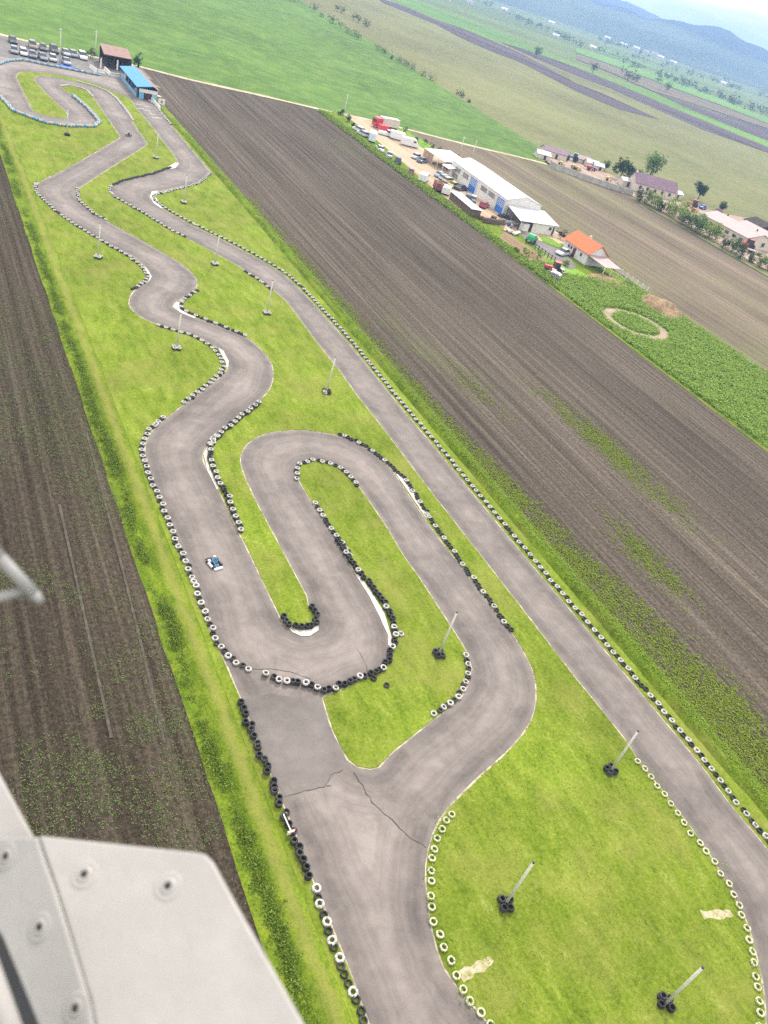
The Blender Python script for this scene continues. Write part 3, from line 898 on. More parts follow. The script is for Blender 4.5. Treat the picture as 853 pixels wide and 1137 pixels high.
# a few loose tyres on the grass
for (u, v), w in (((429, 762), 'lying alone on the grass below the lower hairpin wall'), ((444.6, 705), 'leaning out of the lower hairpin wall on its grass side'), ((414.5, 754.5), 'lying just behind the lower hairpin wall near its bottom')):
    x, y, _ = G(u, v)
    tyres.append((x, y, 0.05, 'b' if u < 440 else 'w', w, None))
for q, pat in ((((550, 300), (620, 320), (700, 335)), 'w'), (((690, 340), (740, 355)), 'w')):
    row(GP(q, **dict(s=6.5615, oy=30)), pat, 'x', 'x')

POLES = [((737.7, 1115.4), 'b', 'pale pole in four black tyres low on the right side of the grass oval'),
         ((560.5, 1004.7), 'b', 'pale pole in four black tyres in the middle of the grass oval'),
         ((677.2, 857.1), 'b', 'pale pole in black tyres beside the straight at the upper end of the oval'),
         ((486.7, 727.4), 'b', 'pale pole in black tyres near the right bend of the long grass island'),
         ((362.5, 436.3), 'b', 'thin pole in black tyres with one white tyre, above the upper hairpin'),
         ((196, 387.8), 'w', 'thin pole in white tyres on the grass left of the middle bend'),
         ((296, 348.6), 'w', 'thin pole in white tyres on the infield right of the middle bend'),
         ((238.7, 294.3), 'w', 'thin pole in white tyres beside the inner edge of the straight'),
         ((204, 225.7), 'w', 'thin pole in white tyres between the sharp corner and the ditch'),
         ((109, 286.7), 'w', 'thin pole in white tyres on the grass outside the upper left bend'),
         ((173, 176), 'w', 'thin pole in white tyres on the grass inside the sharp corner'),
         ((74.5, 150.5), 'b', 'short pole in dark tyres below the far end hairpin')]
for (u, v), c, lab in POLES:
    x, y, _ = G(u, v)
    t = empty('lamp_pole', (x, y, 0.04), random.uniform(0, 6), lab, 'pole', 'poles standing in tyre clusters')
    hh = 4.75 + random.uniform(-0.15, 0.15)
    MB().tube((0, 0, 0), (0, 0, hh), 0.10, 0.085, 10).build('pole', M['polewhite'], t, True)
    MB().tube((0, 0, hh), (0, 0, hh + 0.07), 0.09, 0.07, 10).build('pole_cap', M['blackframe'], t, True)
    a0 = random.uniform(0, 6)
    who = lab.replace('pole in', 'pole with').split(' ', 1)[1]
    near = lab.split(' tyres', 1)[1].replace(' of the grass oval', ' of the oval').replace('beside the straight at', 'at').replace(' the long grass', ' the long').replace('beside the inner edge of', 'inside').replace('on the grass ', '') if ' tyres' in lab else ''
    for k_ in range(4):
        a = a0 + k_ * math.pi / 2 + random.uniform(-0.2, 0.2)
        rr_ = 0.36
        for l in range(2):
            cc = c if l == 1 else 'b'
            if (u, v) == (362.5, 436.3) and k_ == 0:
                cc = 'w'
            tyres.append((x + rr_ * math.cos(a) + random.gauss(0, .03), y + rr_ * math.sin(a) + random.gauss(0, .03), 0.05 + 0.175 * l, cc, 'round the pole foot' + near.replace(',', '').replace(' with one white tyre', ''), 'tyres round the pole foot' + near))


def px_of(p):
    d = np.array(p) - EYE
    w = d @ FW
    return PCX + FPX * (d @ RT) / w, PCY - FPX * (d @ UP) / w, w


seen = []
for t in tyres:
    u, v, w = px_of(t[:3])
    if -12 < u < 865 and -12 < v < 1150:
        seen.append((w, t))
seen.sort(key=lambda q: q[0])
NIND = 290
for w, (x, y, z, c, place, group) in seen[:NIND]:
    me = random.choice(TY[c])
    o = bpy.data.objects.new('tyre', me)
    COL.objects.link(o)
    o.location = (x, y, z + 0.01)
    o.rotation_euler = (random.gauss(0, 0.09), random.gauss(0, 0.09), random.uniform(0, 6.28))
    tag(o, KIND[c] + ' tyre ' + place, 'tyre', (KIND[c] + ' ' + group) if group else None)
# the many far tyres read as continuous barriers
vv, ff, mm = [], [], []
mats = [M['whitetyre'], M['creamtyre'], M['rubber'], M['teal']]
cidx = {'w': 0, 'W': 0, 'c': 1, 'b': 2, 't': 3, 'Q': 0, 'U': 3}
pr = [(0.17, 0.0), (0.29, 0.03), (0.29, 0.17), (0.25, 0.2), (0.18, 0.2), (0.18, 0.04)]
sg = 12
base_v = 0.88 * np.array([(r * math.cos(2 * math.pi * i_ / sg), r * math.sin(2 * math.pi * i_ / sg), z_) for i_ in range(sg) for r, z_ in pr])
base_f = np.array([(i_ * 6 + j, ((i_ + 1) % sg) * 6 + j, ((i_ + 1) % sg) * 6 + (j + 1) % 6, i_ * 6 + (j + 1) % 6) for i_ in range(sg) for j in range(6)])
nb = 0
for w, (x, y, z, c, place, group) in seen[NIND:]:
    vv.append(base_v * ((1.5, 1.5, 2.6) if c in 'QU' else (1.08, 1.08, 1.08) if c in 'wt' else (1, 1, 1)) + (x, y, z))
    ff.append(base_f + nb)
    nb += len(base_v)
    mm += [cidx[c]] * len(base_f)
tb = np_mesh('tyre_barrier', np.concatenate(vv), np.concatenate(ff), mats[0], smooth=True)
for m in mats[1:]:
    tb.data.materials.append(m)
tb.data.polygons.foreach_set('material_index', np.array(mm, np.int32))
tag(tb, 'white and black tyres lining the far bends of the kart track', 'tyres', kind='stuff')
print('tyres', len(seen))

# ------------------------------------------------------------------ vegetation (ground cover)


def scatter(n, x0, x1, y0, y1):
    return RNG.uniform(x0, x1, n), RNG.uniform(y0, y1, n)


def zc(x, y, z):
    return np.c_[x, y, np.broadcast_to(z, x.shape)]


# lawn tufts: denser where the camera is close
pts = []
for poly, n in ((eI, 52000), (eB, 9000)):
    x, y = scatter(n * 2, 17, 53, 0, 90)
    keep = inside(poly, x, y) & (RNG.uniform(0, 1, len(x)) < np.clip(28 / np.maximum(y, 4), 0.05, 1)) & (vnoise(x, y, 1.6, 2) * 0.6 + vnoise(x, y, 0.5, 4) * 0.6 > 0.5)
    pts.append(zc(x[keep], y[keep], 0.05))
pts = np.concatenate(pts)
tag(leaf_cloud('grass_tufts', pts, 0.10, 2, M['blade'], spread=0.10, flat=0.9, up=0.15), 'short bright grass tufts on the infield lawn', 'grass', kind='stuff')
# lush ditch grass, right and left
x, y = scatter(42000, 54.5, 56.6, -5, 190)
keep = RNG.uniform(0, 1, len(x)) < np.clip(np.exp(-((x - 55.45) / 0.36) ** 2) * 1.3 + 0.01, 0, 1) * np.clip(60 / np.maximum(y, 10), 0.3, 1) * (0.4 + 0.9 * vnoise(x, y, 2.5, 8))
ptr = zc(x[keep], y[keep], 0.1)
x2, y2 = scatter(36000, 14.3, 17.0, 5, 195)
keep = RNG.uniform(0, 1, len(x2)) < np.clip(np.exp(-((x2 - 15.25 - 0.5 * (vnoise(y2 * 0, y2, 6, 91) - 0.5)) / 0.4) ** 2) * 1.2, 0, 1) * np.clip(60 / np.maximum(y2, 10), 0.3, 1) * np.clip(2.2 * vnoise(x2, y2, 2.4, 18) - 0.45, 0, 1)
ptl = zc(x2[keep], y2[keep], 0.0)
tag(leaf_cloud('ditch_grass', ptr + (0, 0, 0.06), 0.12, 11, M['bladelush'], spread=0.11, up=0.3), 'long lush grass growing along the right ditch', 'grass', kind='stuff')
tag(leaf_cloud('rank_grass', ptl + (0, 0, 0.06), 0.12, 11, M['rankgrass'], spread=0.14, up=0.4), 'dark rank grass between left field and track verge', 'grass', kind='stuff')
# broad-leaved weeds in the ditches and among the rim tyres
ptsw = np.concatenate([ptr[::40], ptl[::30]])
rim = [(x_, y_, 0.1) for x_, y_, z_, c_, p_, g_ in tyres if c_ == 'c']
rim = np.array(rim) + RNG.normal(0, 0.28, (len(rim), 3)) * (1, 1, 0.1)
tag(leaf_cloud('ditch_weeds', np.concatenate([ptsw + (0, 0, 0.25), rim + (0, 0, 0.12)]), 0.12, 12, M['leaflight'], spread=0.18, up=0.4), 'leafy weeds in the ditches and among the rim tyres', 'weeds', kind='stuff')
# weeds in the left field
x, y = scatter(170000, -42, 14.6, 12, 175)
dens = np.clip((vnoise(x, y, 7, 21) * 0.6 + vnoise(x, y, 2.2, 22) * 0.5 - 0.48) * 3.2, 0, 1) + np.clip((x - 8.5) / 11, 0, 0.5) * np.clip(vnoise(x, y, 1.8, 23) * 2 - 0.7, 0, 1)
x = np.where(RNG.uniform(0, 1, len(x)) < 0.7, np.round(x / 0.55) * 0.55 + RNG.normal(0, 0.07, len(x)), x)
keep = RNG.uniform(0, 1, len(x)) < dens * np.clip(45 / np.maximum(y, 15), 0.25, 1)
pw = zc(x[keep], y[keep], 0.06)
tag(leaf_cloud('field_weeds', pw, 0.085, 6, M['weed'], spread=0.11, flat=0.5, up=0.3), 'small weeds sprouting in the dark left field', 'weeds', kind='stuff')
# sprouts in rows on the right field
x, y = scatter(330000, 56.1, 109, -2, 150)
x = np.round(x / 0.42) * 0.42 + RNG.normal(0, 0.05, len(x))
fringe = np.clip(1.5 * (1 - (x - 56.1) / (2.4 + 4.5 * np.clip((70 - y) / 45, 0, 1))), 0, 1)


def blob(u, v, sx, sy):
    a, b, _ = G(u, v)
    return np.exp(-((x - a) / sx) ** 2 - ((y - b) / sy) ** 2)


dens = fringe * 1.1 + 0.8 * blob(690, 510, 2.0, 9) + 0.6 * blob(640, 470, 1.6, 9) + 0.8 * blob(720, 622, 1.8, 5) + 0.35 * blob(525, 430, 2, 6) + 0.4 * blob(810, 790, 3, 8)
keep = RNG.uniform(0, 1, len(x)) < dens * (0.25 + 0.9 * vnoise(x, y, 2.2, 31)) * np.clip(50 / np.maximum(y, 15), 0.3, 1)
tag(leaf_cloud('crop_sprouts', zc(x[keep], y[keep], 0.05), 0.16, 6, M['weedright'], spread=0.10, flat=0.5, up=0.3), 'yellow green sprouts in rows on the ploughed field', 'crop', kind='stuff')
# clumpy tall crop of the green plot
x, y = scatter(26000, 111.2, 139.4, 55, 132)
rc = np.array(G(705.5, 359.5)[:2])
rd = np.hypot(x - rc[0], y - rc[1])
rad = np.linalg.norm(np.array(G(742, 374)[:2]) - np.array(G(669, 345)[:2])) / 2
keep = ((rd > rad * 1.03) | (rd < rad * 0.70)) & ((y < 126) | (x < 121))
tag(leaf_cloud('tall_crop', zc(x[keep], y[keep], 0.12 + 0.30 * vnoise(x[keep], y[keep], 1.5, 41)), 0.32, 7, M['croplight'], spread=0.24, up=0.22), 'clumpy tall green crop on the plot with the ring path', 'crop', kind='stuff')
# margin weeds along the yard
x, y = scatter(5200, 109.8, 114.5, 120, 244)
keep = np.abs(x - (111.2 + 1.2 * np.clip((175 - y) / 40, 0, 1))) < 1.5
tag(leaf_cloud('margin_weeds', zc(x[keep], y[keep], 0.25), 0.4, 6, M['leaflight'], spread=0.3), 'rough green weeds along the edge of the workshop yard', 'weeds', kind='stuff')

# ------------------------------------------------------------------ trees and shrubs


def tree(name, xy, h, w, mat, label, cat='tree', trunk=0.25, group=None, n=170, leaf=None):
    t = empty(name, (xy[0], xy[1], 0.0), random.uniform(0, 6), label, cat, group)
    tr = MB().tube((0, 0, 0), (0, 0, h * 0.45), 0.03 * h + 0.02, 0.018 * h, 7)
    for k_ in range(4):
        a = k_ * 1.6 + random.uniform(-.4, .4)
        tr.tube((0, 0, h * (0.25 + 0.06 * k_)), (w * 0.3 * math.cos(a), w * 0.3 * math.sin(a), h * (0.55 + 0.07 * k_)), 0.014 * h, 0.006 * h, 5)
    tr.build('trunk', M['bark'], t)
    cl = []
    nl = max(5, int(w * 2.0))
    lobes = [(random.gauss(0, 0.22) * w, random.gauss(0, 0.22) * w, h * random.uniform(trunk + 0.15, 0.85), random.uniform(0.2, 0.36) * w) for _ in range(nl)]
    for _ in range(n):
        lx, ly, lz, lr = random.choice(lobes)
        v = np.array([random.gauss(0, 1) for _ in range(3)])
        v = v / np.linalg.norm(v) * lr * random.uniform(0.5, 1.0) ** 0.5
        cl.append((lx + v[0], ly + v[1], max(h * trunk * 0.8, lz + v[2] * 0.95)))
    leaf_cloud('crown', np.array(cl), leaf or max(0.22, h * 0.075), 9, mat, t, spread=h * 0.05)
    return t


TS = dict(s=4.0047, ox=640, oy=140)


def TP(x, y):
    return G(TS['ox'] + x / TS['s'], TS['oy'] + y / TS['s'])


tree('broadleaf_tree', TP(190, 240), 7.6, 5.4, M['leafdark'], 'dark green dense tree left of the purple roofed house')
tree('broadleaf_tree', TP(243, 258), 5.6, 4.0, M['leafdark'], 'smaller dark tree touching the left gable of the purple roofed house')
tree('broadleaf_tree', TP(325, 226), 9.0, 7.4, M['leafmid'], 'large loose grey green tree standing behind the purple roofed house', trunk=0.15)
tree('broadleaf_tree', TP(538, 330), 6.8, 4.6, M['leafdark'], 'lone upright tree at the field edge behind the farm yard')
tree('broadleaf_tree', TP(640, 385), 3.8, 3.6, M['leafdark'], 'low round tree behind the long pale roofed stable')
tree('broadleaf_tree', TP(125, 200), 3.4, 3.4, M['leafdark'], 'low dark tree at the back of the farm yard behind the sheds')
hedge = [(280, 335, 4.2, 'leafdark'), (312, 345, 4.4, 'leafmid'), (350, 362, 5.0, 'leaflight'), (375, 378, 4.0, 'leafdark'), (412, 388, 5.2, 'leaflight'), (452, 412, 5.6, 'leaflight'), (470, 432, 4.4, 'leafmid'), (492, 448, 4.2, 'leafdark'), (525, 462, 5.6, 'leaflight'), (548, 478, 5.0, 'leafmid'), (585, 497, 5.2, 'leaflight'), (618, 505, 4.4, 'leaflight'), (650, 540, 3.6, 'leafdark'), (688, 560, 4.2, 'leafmid'), (728, 585, 4.0, 'leafdark'), (770, 600, 3.0, 'leafdark'), (812, 625, 4.0, 'leafmid'), (850, 640, 3.6, 'leaflight')]
tone = {'leafdark': 'dark green', 'leafmid': 'mid green', 'leaflight': 'light yellow green'}
for i_, (x_, y_, h_, m_) in enumerate(hedge):
    tree('hedge_tree', TP(x_, y_), h_ * 0.95, h_ * 1.0, M[m_], tone[m_] + ' bushy tree in the hedge row between brown field and farm yard', 'tree', 0.05, tone[m_] + ' trees of the farm hedge row', n=150)
HS = dict(s=3.046, ox=320, oy=0)
for x_, y_, h_ in ((20, 5, 9), (90, 40, 8), (112, 57, 6), (150, 80, 9), (176, 97, 6), (198, 112, 6), (225, 124, 7), (238, 135, 5), (300, 168, 5), (325, 181, 6), (350, 200, 3), (378, 213, 5), (400, 224, 6), (418, 234, 5), (455, 257, 4), (480, 270, 5), (575, 320, 4.5), (590, 330, 3.5), (610, 345, 2.5)):
    tree('field_edge_bush', G(320 + x_ / 3.046, y_ / 3.046), h_ * 0.55, h_ * 0.85, M['leafdark'], 'dark bush on the border between green crop and olive field', 'bush', 0.02, 'bushes along the green field border', n=70)
for x_, y_, h_ in ((165, 38, 7), (181, 45, 7), (222, 69, 7), (238, 76, 7), (262, 90, 9)):
    tree('meadow_tree', G(320 + x_ / 3.046, y_ / 3.046), h_ * 0.6, h_ * 0.65, M['leafdark'], 'small dark tree standing alone in the olive field beyond the bushes', 'tree', 0.1, 'single trees in the olive field', n=70)
for (u, v), h_, lab in (((378, 128), 2.2, 'dark evergreen bush at the corner of gravel road and yard entrance'), ((386, 135), 2.6, 'cone shaped evergreen beside the yard entrance'), ((392, 142), 1.6, 'small dark bush in front of the parked cars at the yard entrance'), ((101, 64.5), 3.2, 'dark bush beside the white car at the end of the car park'), ((153, 79), 4.5, 'tall thin green tree at the right side of the brown roofed pavilion')):
    tree('evergreen_bush', G(u, v), h_, h_ * 0.75, M['leafdark'], lab, 'bush', 0.03, n=70)
for x_, y_, h_ in ((290, 105, 1.6), (330, 110, 1.8), (395, 100, 2.0), (430, 110, 1.6), (200, 180 - 140, 1.4)):
    pass
for (x_, y_), h_ in (((640, 210), 1.6), ((690, 230), 1.4), ((740, 260), 1.6), ((800, 290), 1.5), ((850, 300), 1.8)):
    pass
for (u, v), h_ in (((443, 152), 1.5), ((449, 147), 1.9), ((462, 156), 1.2), ((472, 160), 1.4), ((480, 165), 1.6), ((488, 169), 1.8), ((492, 172), 1.4)):
    tree('yard_shrub', G(u, v), h_, h_, M['leafmid'], 'green shrub in the row on the grass strip behind the white vans', 'shrub', 0.03, 'shrubs on the grass strip behind the vans', n=50)
for (x_, y_), h_, lab in (((250, 700), 1.9, 'light leafy bush at the edge of the bare sand lot'), ((390, 720), 2.2, 'tall slender bush beside the dark rail fence'), ((140, 650), 1.3, 'small bush on the field side of the sand lot'), ((720, 800), 1.9, 'green bush between red harvester and parked silver car')):
    tree('yard_bush', G(560 + x_ / 10.66, 220 + y_ / 10.66), h_, h_ * 0.9, M['leaflight'], lab, 'bush', 0.03, n=60)

# ------------------------------------------------------------------ vehicles
CARC = {}


def paint(c):
    if c not in CARC:
        CARC[c] = plain('car_paint', c, 0.3, 0.5, 0.06, 1.0)
    return CARC[c]


def wheels(t, L, W, r=0.31, ys=(0.3, -0.32)):
    for sy in ys:
        for sx in (-1, 1):
            o = MB().tube((sx * (W / 2 - 0.2), sy * L, r), (sx * (W / 2 - 0.01), sy * L, r), r, r, 12).build('wheel', M['rubber'], t)
            MB().tube((sx * (W / 2 - 0.02), sy * L, r), (sx * (W / 2 + 0.012), sy * L, r), r * 0.55, r * 0.5, 10).build('rim', M['alu'], o)


def car(xy, rz, c, label, group=None, kind='hatch', cat='car'):
    L, W = {'hatch': (4.1, 1.72), 'sedan': (4.6, 1.76), 'suv': (4.6, 1.86), 'pickup': (5.2, 1.85)}[kind]
    H = {'hatch': 1.45, 'sedan': 1.42, 'suv': 1.72, 'pickup': 1.75}[kind]
    belt = H * 0.6
    t = empty('parked_car', (xy[0], xy[1], 0.045), rz, label, cat, group)
    b = MB()
    h2, W2 = L / 2, W / 2
    prof = [(-h2, 0.32), (-h2 + 0.02, belt * 0.72), (-h2 + 0.12, belt * 0.97), (-h2 * 0.55, belt), (h2 * 0.42, belt), (h2 * 0.86, belt * 0.86), (h2, belt * 0.62), (h2 - 0.02, 0.28), (h2 * 0.5, 0.2), (-h2 * 0.5, 0.2)]
    # three cross sections so the plan view is rounded
    n = len(prof)
    vs = []
    for sx, inset in ((-W2, 0.93), (-W2 * 0.75, 1.0), (W2 * 0.75, 1.0), (W2, 0.93)):
        vs += [(sx, p[0] * inset, p[1] if abs(sx) < W2 else (p[1] if p[1] < 0.4 else p[1] - 0.05)) for p in prof]
    fs = []
    for s in range(3):
        fs += [(s * n + i_, s * n + (i_ + 1) % n, (s + 1) * n + (i_ + 1) % n, (s + 1) * n + i_) for i_ in range(n)]
    fs += [tuple(range(n)), tuple(range(3 * n, 4 * n))]
    b.add(vs, fs)
    b.build('body', paint(c), t)
    if kind == 'pickup':
        y0b, y1b, y0t, y1t = -0.02 * L, 0.3 * L, 0.0, 0.17 * L
    elif kind == 'sedan':
        y0b, y1b, y0t, y1t = -0.36 * L, 0.24 * L, -0.2 * L, 0.06 * L
    else:
        y0b, y1b, y0t, y1t = -0.47 * L, 0.25 * L, -0.40 * L, 0.07 * L
    wb, wt = W2 * 0.93, W2 * 0.76
    g = MB()
    g.add([(-wb, y0b, belt - 0.02), (wb, y0b, belt - 0.02), (wb, y1b, belt - 0.02), (-wb, y1b, belt - 0.02), (-wt, y0t, H - 0.05), (wt, y0t, H - 0.05), (wt, y1t, H - 0.05), (-wt, y1t, H - 0.05)],
          [(0, 3, 2, 1), (4, 5, 6, 7), (0, 1, 5, 4), (1, 2, 6, 5), (2, 3, 7, 6), (3, 0, 4, 7)])
    g.build('windows', M['glass'], t)
    rf = MB()
    rf.add([(-wt, y0t - 0.03, H - 0.06), (wt, y0t - 0.03, H - 0.06), (wt, y1t + 0.03, H - 0.06), (-wt, y1t + 0.03, H - 0.06), (-wt * .9, y0t + .05, H), (wt * .9, y0t + .05, H), (wt * .9, y1t - .05, H), (-wt * .9, y1t - .05, H)],
           [(0, 3, 2, 1), (4, 5, 6, 7), (0, 1, 5, 4), (1, 2, 6, 5), (2, 3, 7, 6), (3, 0, 4, 7)])
    rf.build('roof', paint(c), t)
    for sx in (-1, 1):
        MB().box((sx * W2 * 0.68, h2 * 0.955, belt * 0.68), (0.3, 0.12, 0.12)).build('headlight', M['alu'], t)
    wheels(t, L, W)
    return t


def van(xy, rz, c, label, group=None, L=5.4, H=2.3):
    t = empty('parked_van', (xy[0], xy[1], 0.045), rz, label, 'van', group)
    W = 1.95
    h2 = L / 2
    prof = [(-h2, 0.35), (-h2, H - 0.1), (-h2 + 0.1, H), (h2 * 0.48, H), (h2 * 0.62, H - 0.1), (h2 * 0.80, 1.25), (h2 * 0.98, 1.0), (h2, 0.4), (h2 * .6, 0.25), (-h2 * .6, 0.25)]
    MB().extr(prof, -W / 2, W / 2).build('body', paint(c), t, bevel=0.06)
    MB().add([(-W * .42, h2 * .635, H - .16), (W * .42, h2 * .635, H - .16), (W * .44, h2 * .795, 1.32), (-W * .44, h2 * .795, 1.32), (-W * .42, h2 * .61, H - .22), (W * .42, h2 * .61, H - .22), (W * .44, h2 * .77, 1.28), (-W * .44, h2 * .77, 1.28)], [(0, 1, 2, 3), (7, 6, 5, 4), (0, 4, 5, 1), (1, 5, 6, 2), (2, 6, 7, 3), (3, 7, 4, 0)]).build('windscreen', M['glass'], t)
    for sx in (-1, 1):
        MB().box((sx * (W / 2 + 0.004), h2 * 0.42, 1.6), (0.03, 0.8, 0.5)).build('side_window', M['glass'], t)
    wheels(t, L, W, 0.34)
    return t


# the car park at the far end: two rows
lot = [(26.6, 250.8, (0.06, 0.06, 0.05), 'hatch', 'dark car alone at the left end of the far row in the car park'),
       (31.1, 249.3, (0.20, 0.16, 0.13), 'suv', 'brown grey car second from the left in the far row of the car park'),
       (33.7, 249.6, (0.09, 0.09, 0.08), 'hatch', 'dark grey car between brown and black cars in the far car park row'),
       (36.3, 249.5, (0.07, 0.065, 0.065), 'suv', 'black car just left of the tall flagpole in the far row of the car park'),
       (39.1, 249.2, (0.30, 0.31, 0.32), 'sedan', 'silver car just right of the tall flagpole in the far row of the car park'),
       (41.1, 249.3, (0.19, 0.20, 0.23), 'hatch', 'mid grey car beside the white car in the far row of the car park'),
       (43.3, 248.8, (0.68, 0.68, 0.68), 'suv', 'large white car at the right end of the far row in the car park'),
       (25.6, 238.8, (0.20, 0.21, 0.24), 'hatch', 'blue grey car at the left end of the near row in the car park'),
       (27.7, 238.6, (0.55, 0.56, 0.58), 'hatch', 'near white car in the near row of the car park'),
       (29.7, 237.9, (0.13, 0.14, 0.18), 'hatch', 'dark blue grey car third in the near row of the car park'),
       (32.0, 238.0, (0.16, 0.16, 0.19), 'sedan', 'dark grey car in the middle of the near row in the car park'),
       (34.5, 238.5, (0.36, 0.37, 0.40), 'hatch', 'silver car left of the flagpole foot in the near row of the car park'),
       (37.6, 238.2, (0.26, 0.27, 0.31), 'sedan', 'grey car beside the blue mat at the right end of the near row')]
for x_, y_, c_, k_, lab in lot:
    car((x_, y_ + 0.3), math.pi + random.uniform(-0.08, 0.08), c_, lab, 'cars in the car park by the track', k_)

VS = lambda x_, y_: G(380 + x_ / 10.66, 120 + y_ / 10.66, 0.6)
V2 = lambda x_, y_: G(450 + x_ / 10.66, 160 + y_ / 10.66, 0.6)
V3 = lambda x_, y_: G(500 + x_ / 10.66, 190 + y_ / 10.66, 0.6)
V4 = lambda x_, y_: G(560 + x_ / 10.66, 220 + y_ / 10.66, 0.6)
WH = (0.66, 0.66, 0.66)
# lorry
lx, ly, _ = G(417, 141)
lor = empty('lorry', (lx + 1.0, ly - 0.5, 0.045), math.pi * 1.5 + 0.12 + math.pi, 'red lorry with a long white box body at the yard entrance', 'lorry')
MB().extr([(0.0, 0.6), (0.0, 2.7), (0.25, 2.95), (1.9, 2.95), (2.15, 2.2), (2.3, 1.1), (2.3, 0.5)], -1.2, 1.2).build('cab', paint((0.50, 0.035, 0.05)), lor, bevel=0.05)
MB().box((0, 2.19, 2.0), (2.0, 0.22, 0.8)).build('windscreen', M['glass'], lor)
MB().box((0, -3.3, 2.05), (2.45, 6.2, 2.3)).build('cargo_box', M['cream'], lor, bevel=0.03)
MB().box((0, -3.3, 3.23), (2.5, 6.3, 0.06)).build('box_roof', M['roofwhite'], lor)
MB().box((0, -2.4, 0.75), (0.9, 8.6, 0.25)).build('chassis', M['blackframe'], lor)
for yy in (1.2, -4.3, -5.4):
    for sx in (-1, 1):
        MB().tube((sx * 0.85, yy, 0.48), (sx * 1.2, yy, 0.48), 0.48, 0.48, 12).build('wheel', M['rubber'], lor)
van(VS(510, 258), math.pi * 0.5 + 0.1 + math.pi, (0.55, 0.04, 0.06), 'red van parked against the side of the red lorry', L=4.6, H=1.9)
car(VS(530, 305), math.pi * 1.42, WH, 'white pickup with dark windows next to the red van', kind='pickup', cat='pickup')
van(VS(670, 355), math.pi * 1.42, WH, 'tall white van nearest to the red van in the right row')
van(VS(800, 428), math.pi * 1.42, WH, 'white van with dark side windows second in the right row')
van(VS(355, 360), -0.45, (0.58, 0.62, 0.70), 'big pale blue white van among the cars along the field edge', L=6.0, H=2.5)
for x_, y_, rz, c_, k_, lab in ((195, 250, 0.4, WH, 'hatch', 'white car first in the row along the field edge at the entrance'),
                               (245, 300, 0.3, (0.5, 0.5, 0.5), 'hatch', 'pale grey car squeezed behind the big van along the field edge'),
                               (450, 478, -0.3, WH, 'sedan', 'white car in front of the big pale van along the field edge'),
                               (555, 552, -0.4, (0.35, 0.38, 0.44), 'sedan', 'silver blue car in the middle of the row along the field edge'),
                               (660, 625, -0.5, (0.05, 0.055, 0.07), 'suv', 'black car in the middle of the row along the field edge')):
    car(VS(x_, y_), rz, c_, lab, 'cars along the field edge of the yard', k_)
for x_, y_, rz, c_, k_, lab in ((70, 320, -0.5, (0.30, 0.10, 0.10), 'hatch', 'dark red car near the end of the row along the field edge'),
                               (140, 145, -1.0, (0.6, 0.6, 0.62), 'sedan', 'white car left of the brown boarded carport'),
                               (205, 190, -1.0, (0.13, 0.15, 0.19), 'sedan', 'dark grey car in front of the brown boarded carport')):
    car(V2(x_, y_), rz, c_, lab, 'cars in the workshop yard', k_)
van(V2(220, 410), -0.75, WH, 'white van near the dark red crate trailer at the field edge', L=5.0, H=2.0)
for x_, y_, rz, c_, k_, lab in ((425, 365, -1.2, (0.36, 0.42, 0.50), 'sedan', 'pale blue car first in front of the workshop hall'),
                               (475, 400, -1.2, (0.42, 0.48, 0.58), 'hatch', 'silver blue car second in front of the workshop hall'),
                               (520, 430, -1.2, (0.55, 0.50, 0.30), 'hatch', 'cream car between blue car and yellow car by the workshop hall'),
                               (585, 485, -1.2, (0.50, 0.40, 0.06), 'sedan', 'yellow car in front of the workshop hall'),
                               (670, 515, -1.2, (0.06, 0.06, 0.08), 'sedan', 'black low car beside the left blue gate of the hall'),
                               (745, 640, -0.6, (0.07, 0.08, 0.12), 'suv', 'dark blue van like car below the left blue gate'),
                               (810, 645, -0.6, (0.40, 0.45, 0.40), 'hatch', 'pale green silver car between the two blue gates')):
    car(V2(x_, y_), rz, c_, lab, 'cars in front of the workshop hall', k_)
car(V3(405, 400), -0.9, (0.36, 0.03, 0.05), 'red car between the two blue gates near the right one', 'cars in front of the workshop hall', 'hatch')
car(V4(700, 640), -1.2 + math.pi, (0.52, 0.55, 0.60), 'silver estate car on the lane before the orange roofed house', kind='sedan')

# crate trailer, container shed, wood stack
x_, y_, _ = V2(385, 530)
t = empty('crate_trailer', (x_, y_, 0.04), -0.3, 'dark red slatted trailer parked at the field edge', 'trailer')
mbx = MB()
for i_ in range(5):
    for sx in (-1, 1):
        mbx.box((sx * 0.95, 0, 0.85 + 0.3 * i_), (0.05, 3.4, 0.2))
    for sy in (-1, 1):
        mbx.box((0, sy * 1.7, 0.85 + 0.3 * i_), (1.9, 0.05, 0.2))
mbx.build('slat_side', plain('red_boards', (0.20, 0.05, 0.055), 0.8), t)
MB().box((0, 0, 0.68), (1.95, 3.5, 0.12)).build('bed', M['darkwood'], t)
for sy in (-0.6, 0.6):
    for sx in (-1, 1):
        MB().tube((sx * 0.75, sy, 0.33), (sx * 0.97, sy, 0.33), 0.33, 0.33, 10).build('wheel', M['rubber'], t)
MB().tube((0, 1.7, 0.6), (0, 2.9, 0.5), 0.06, 0.05, 6).build('drawbar', M['blackframe'], t)


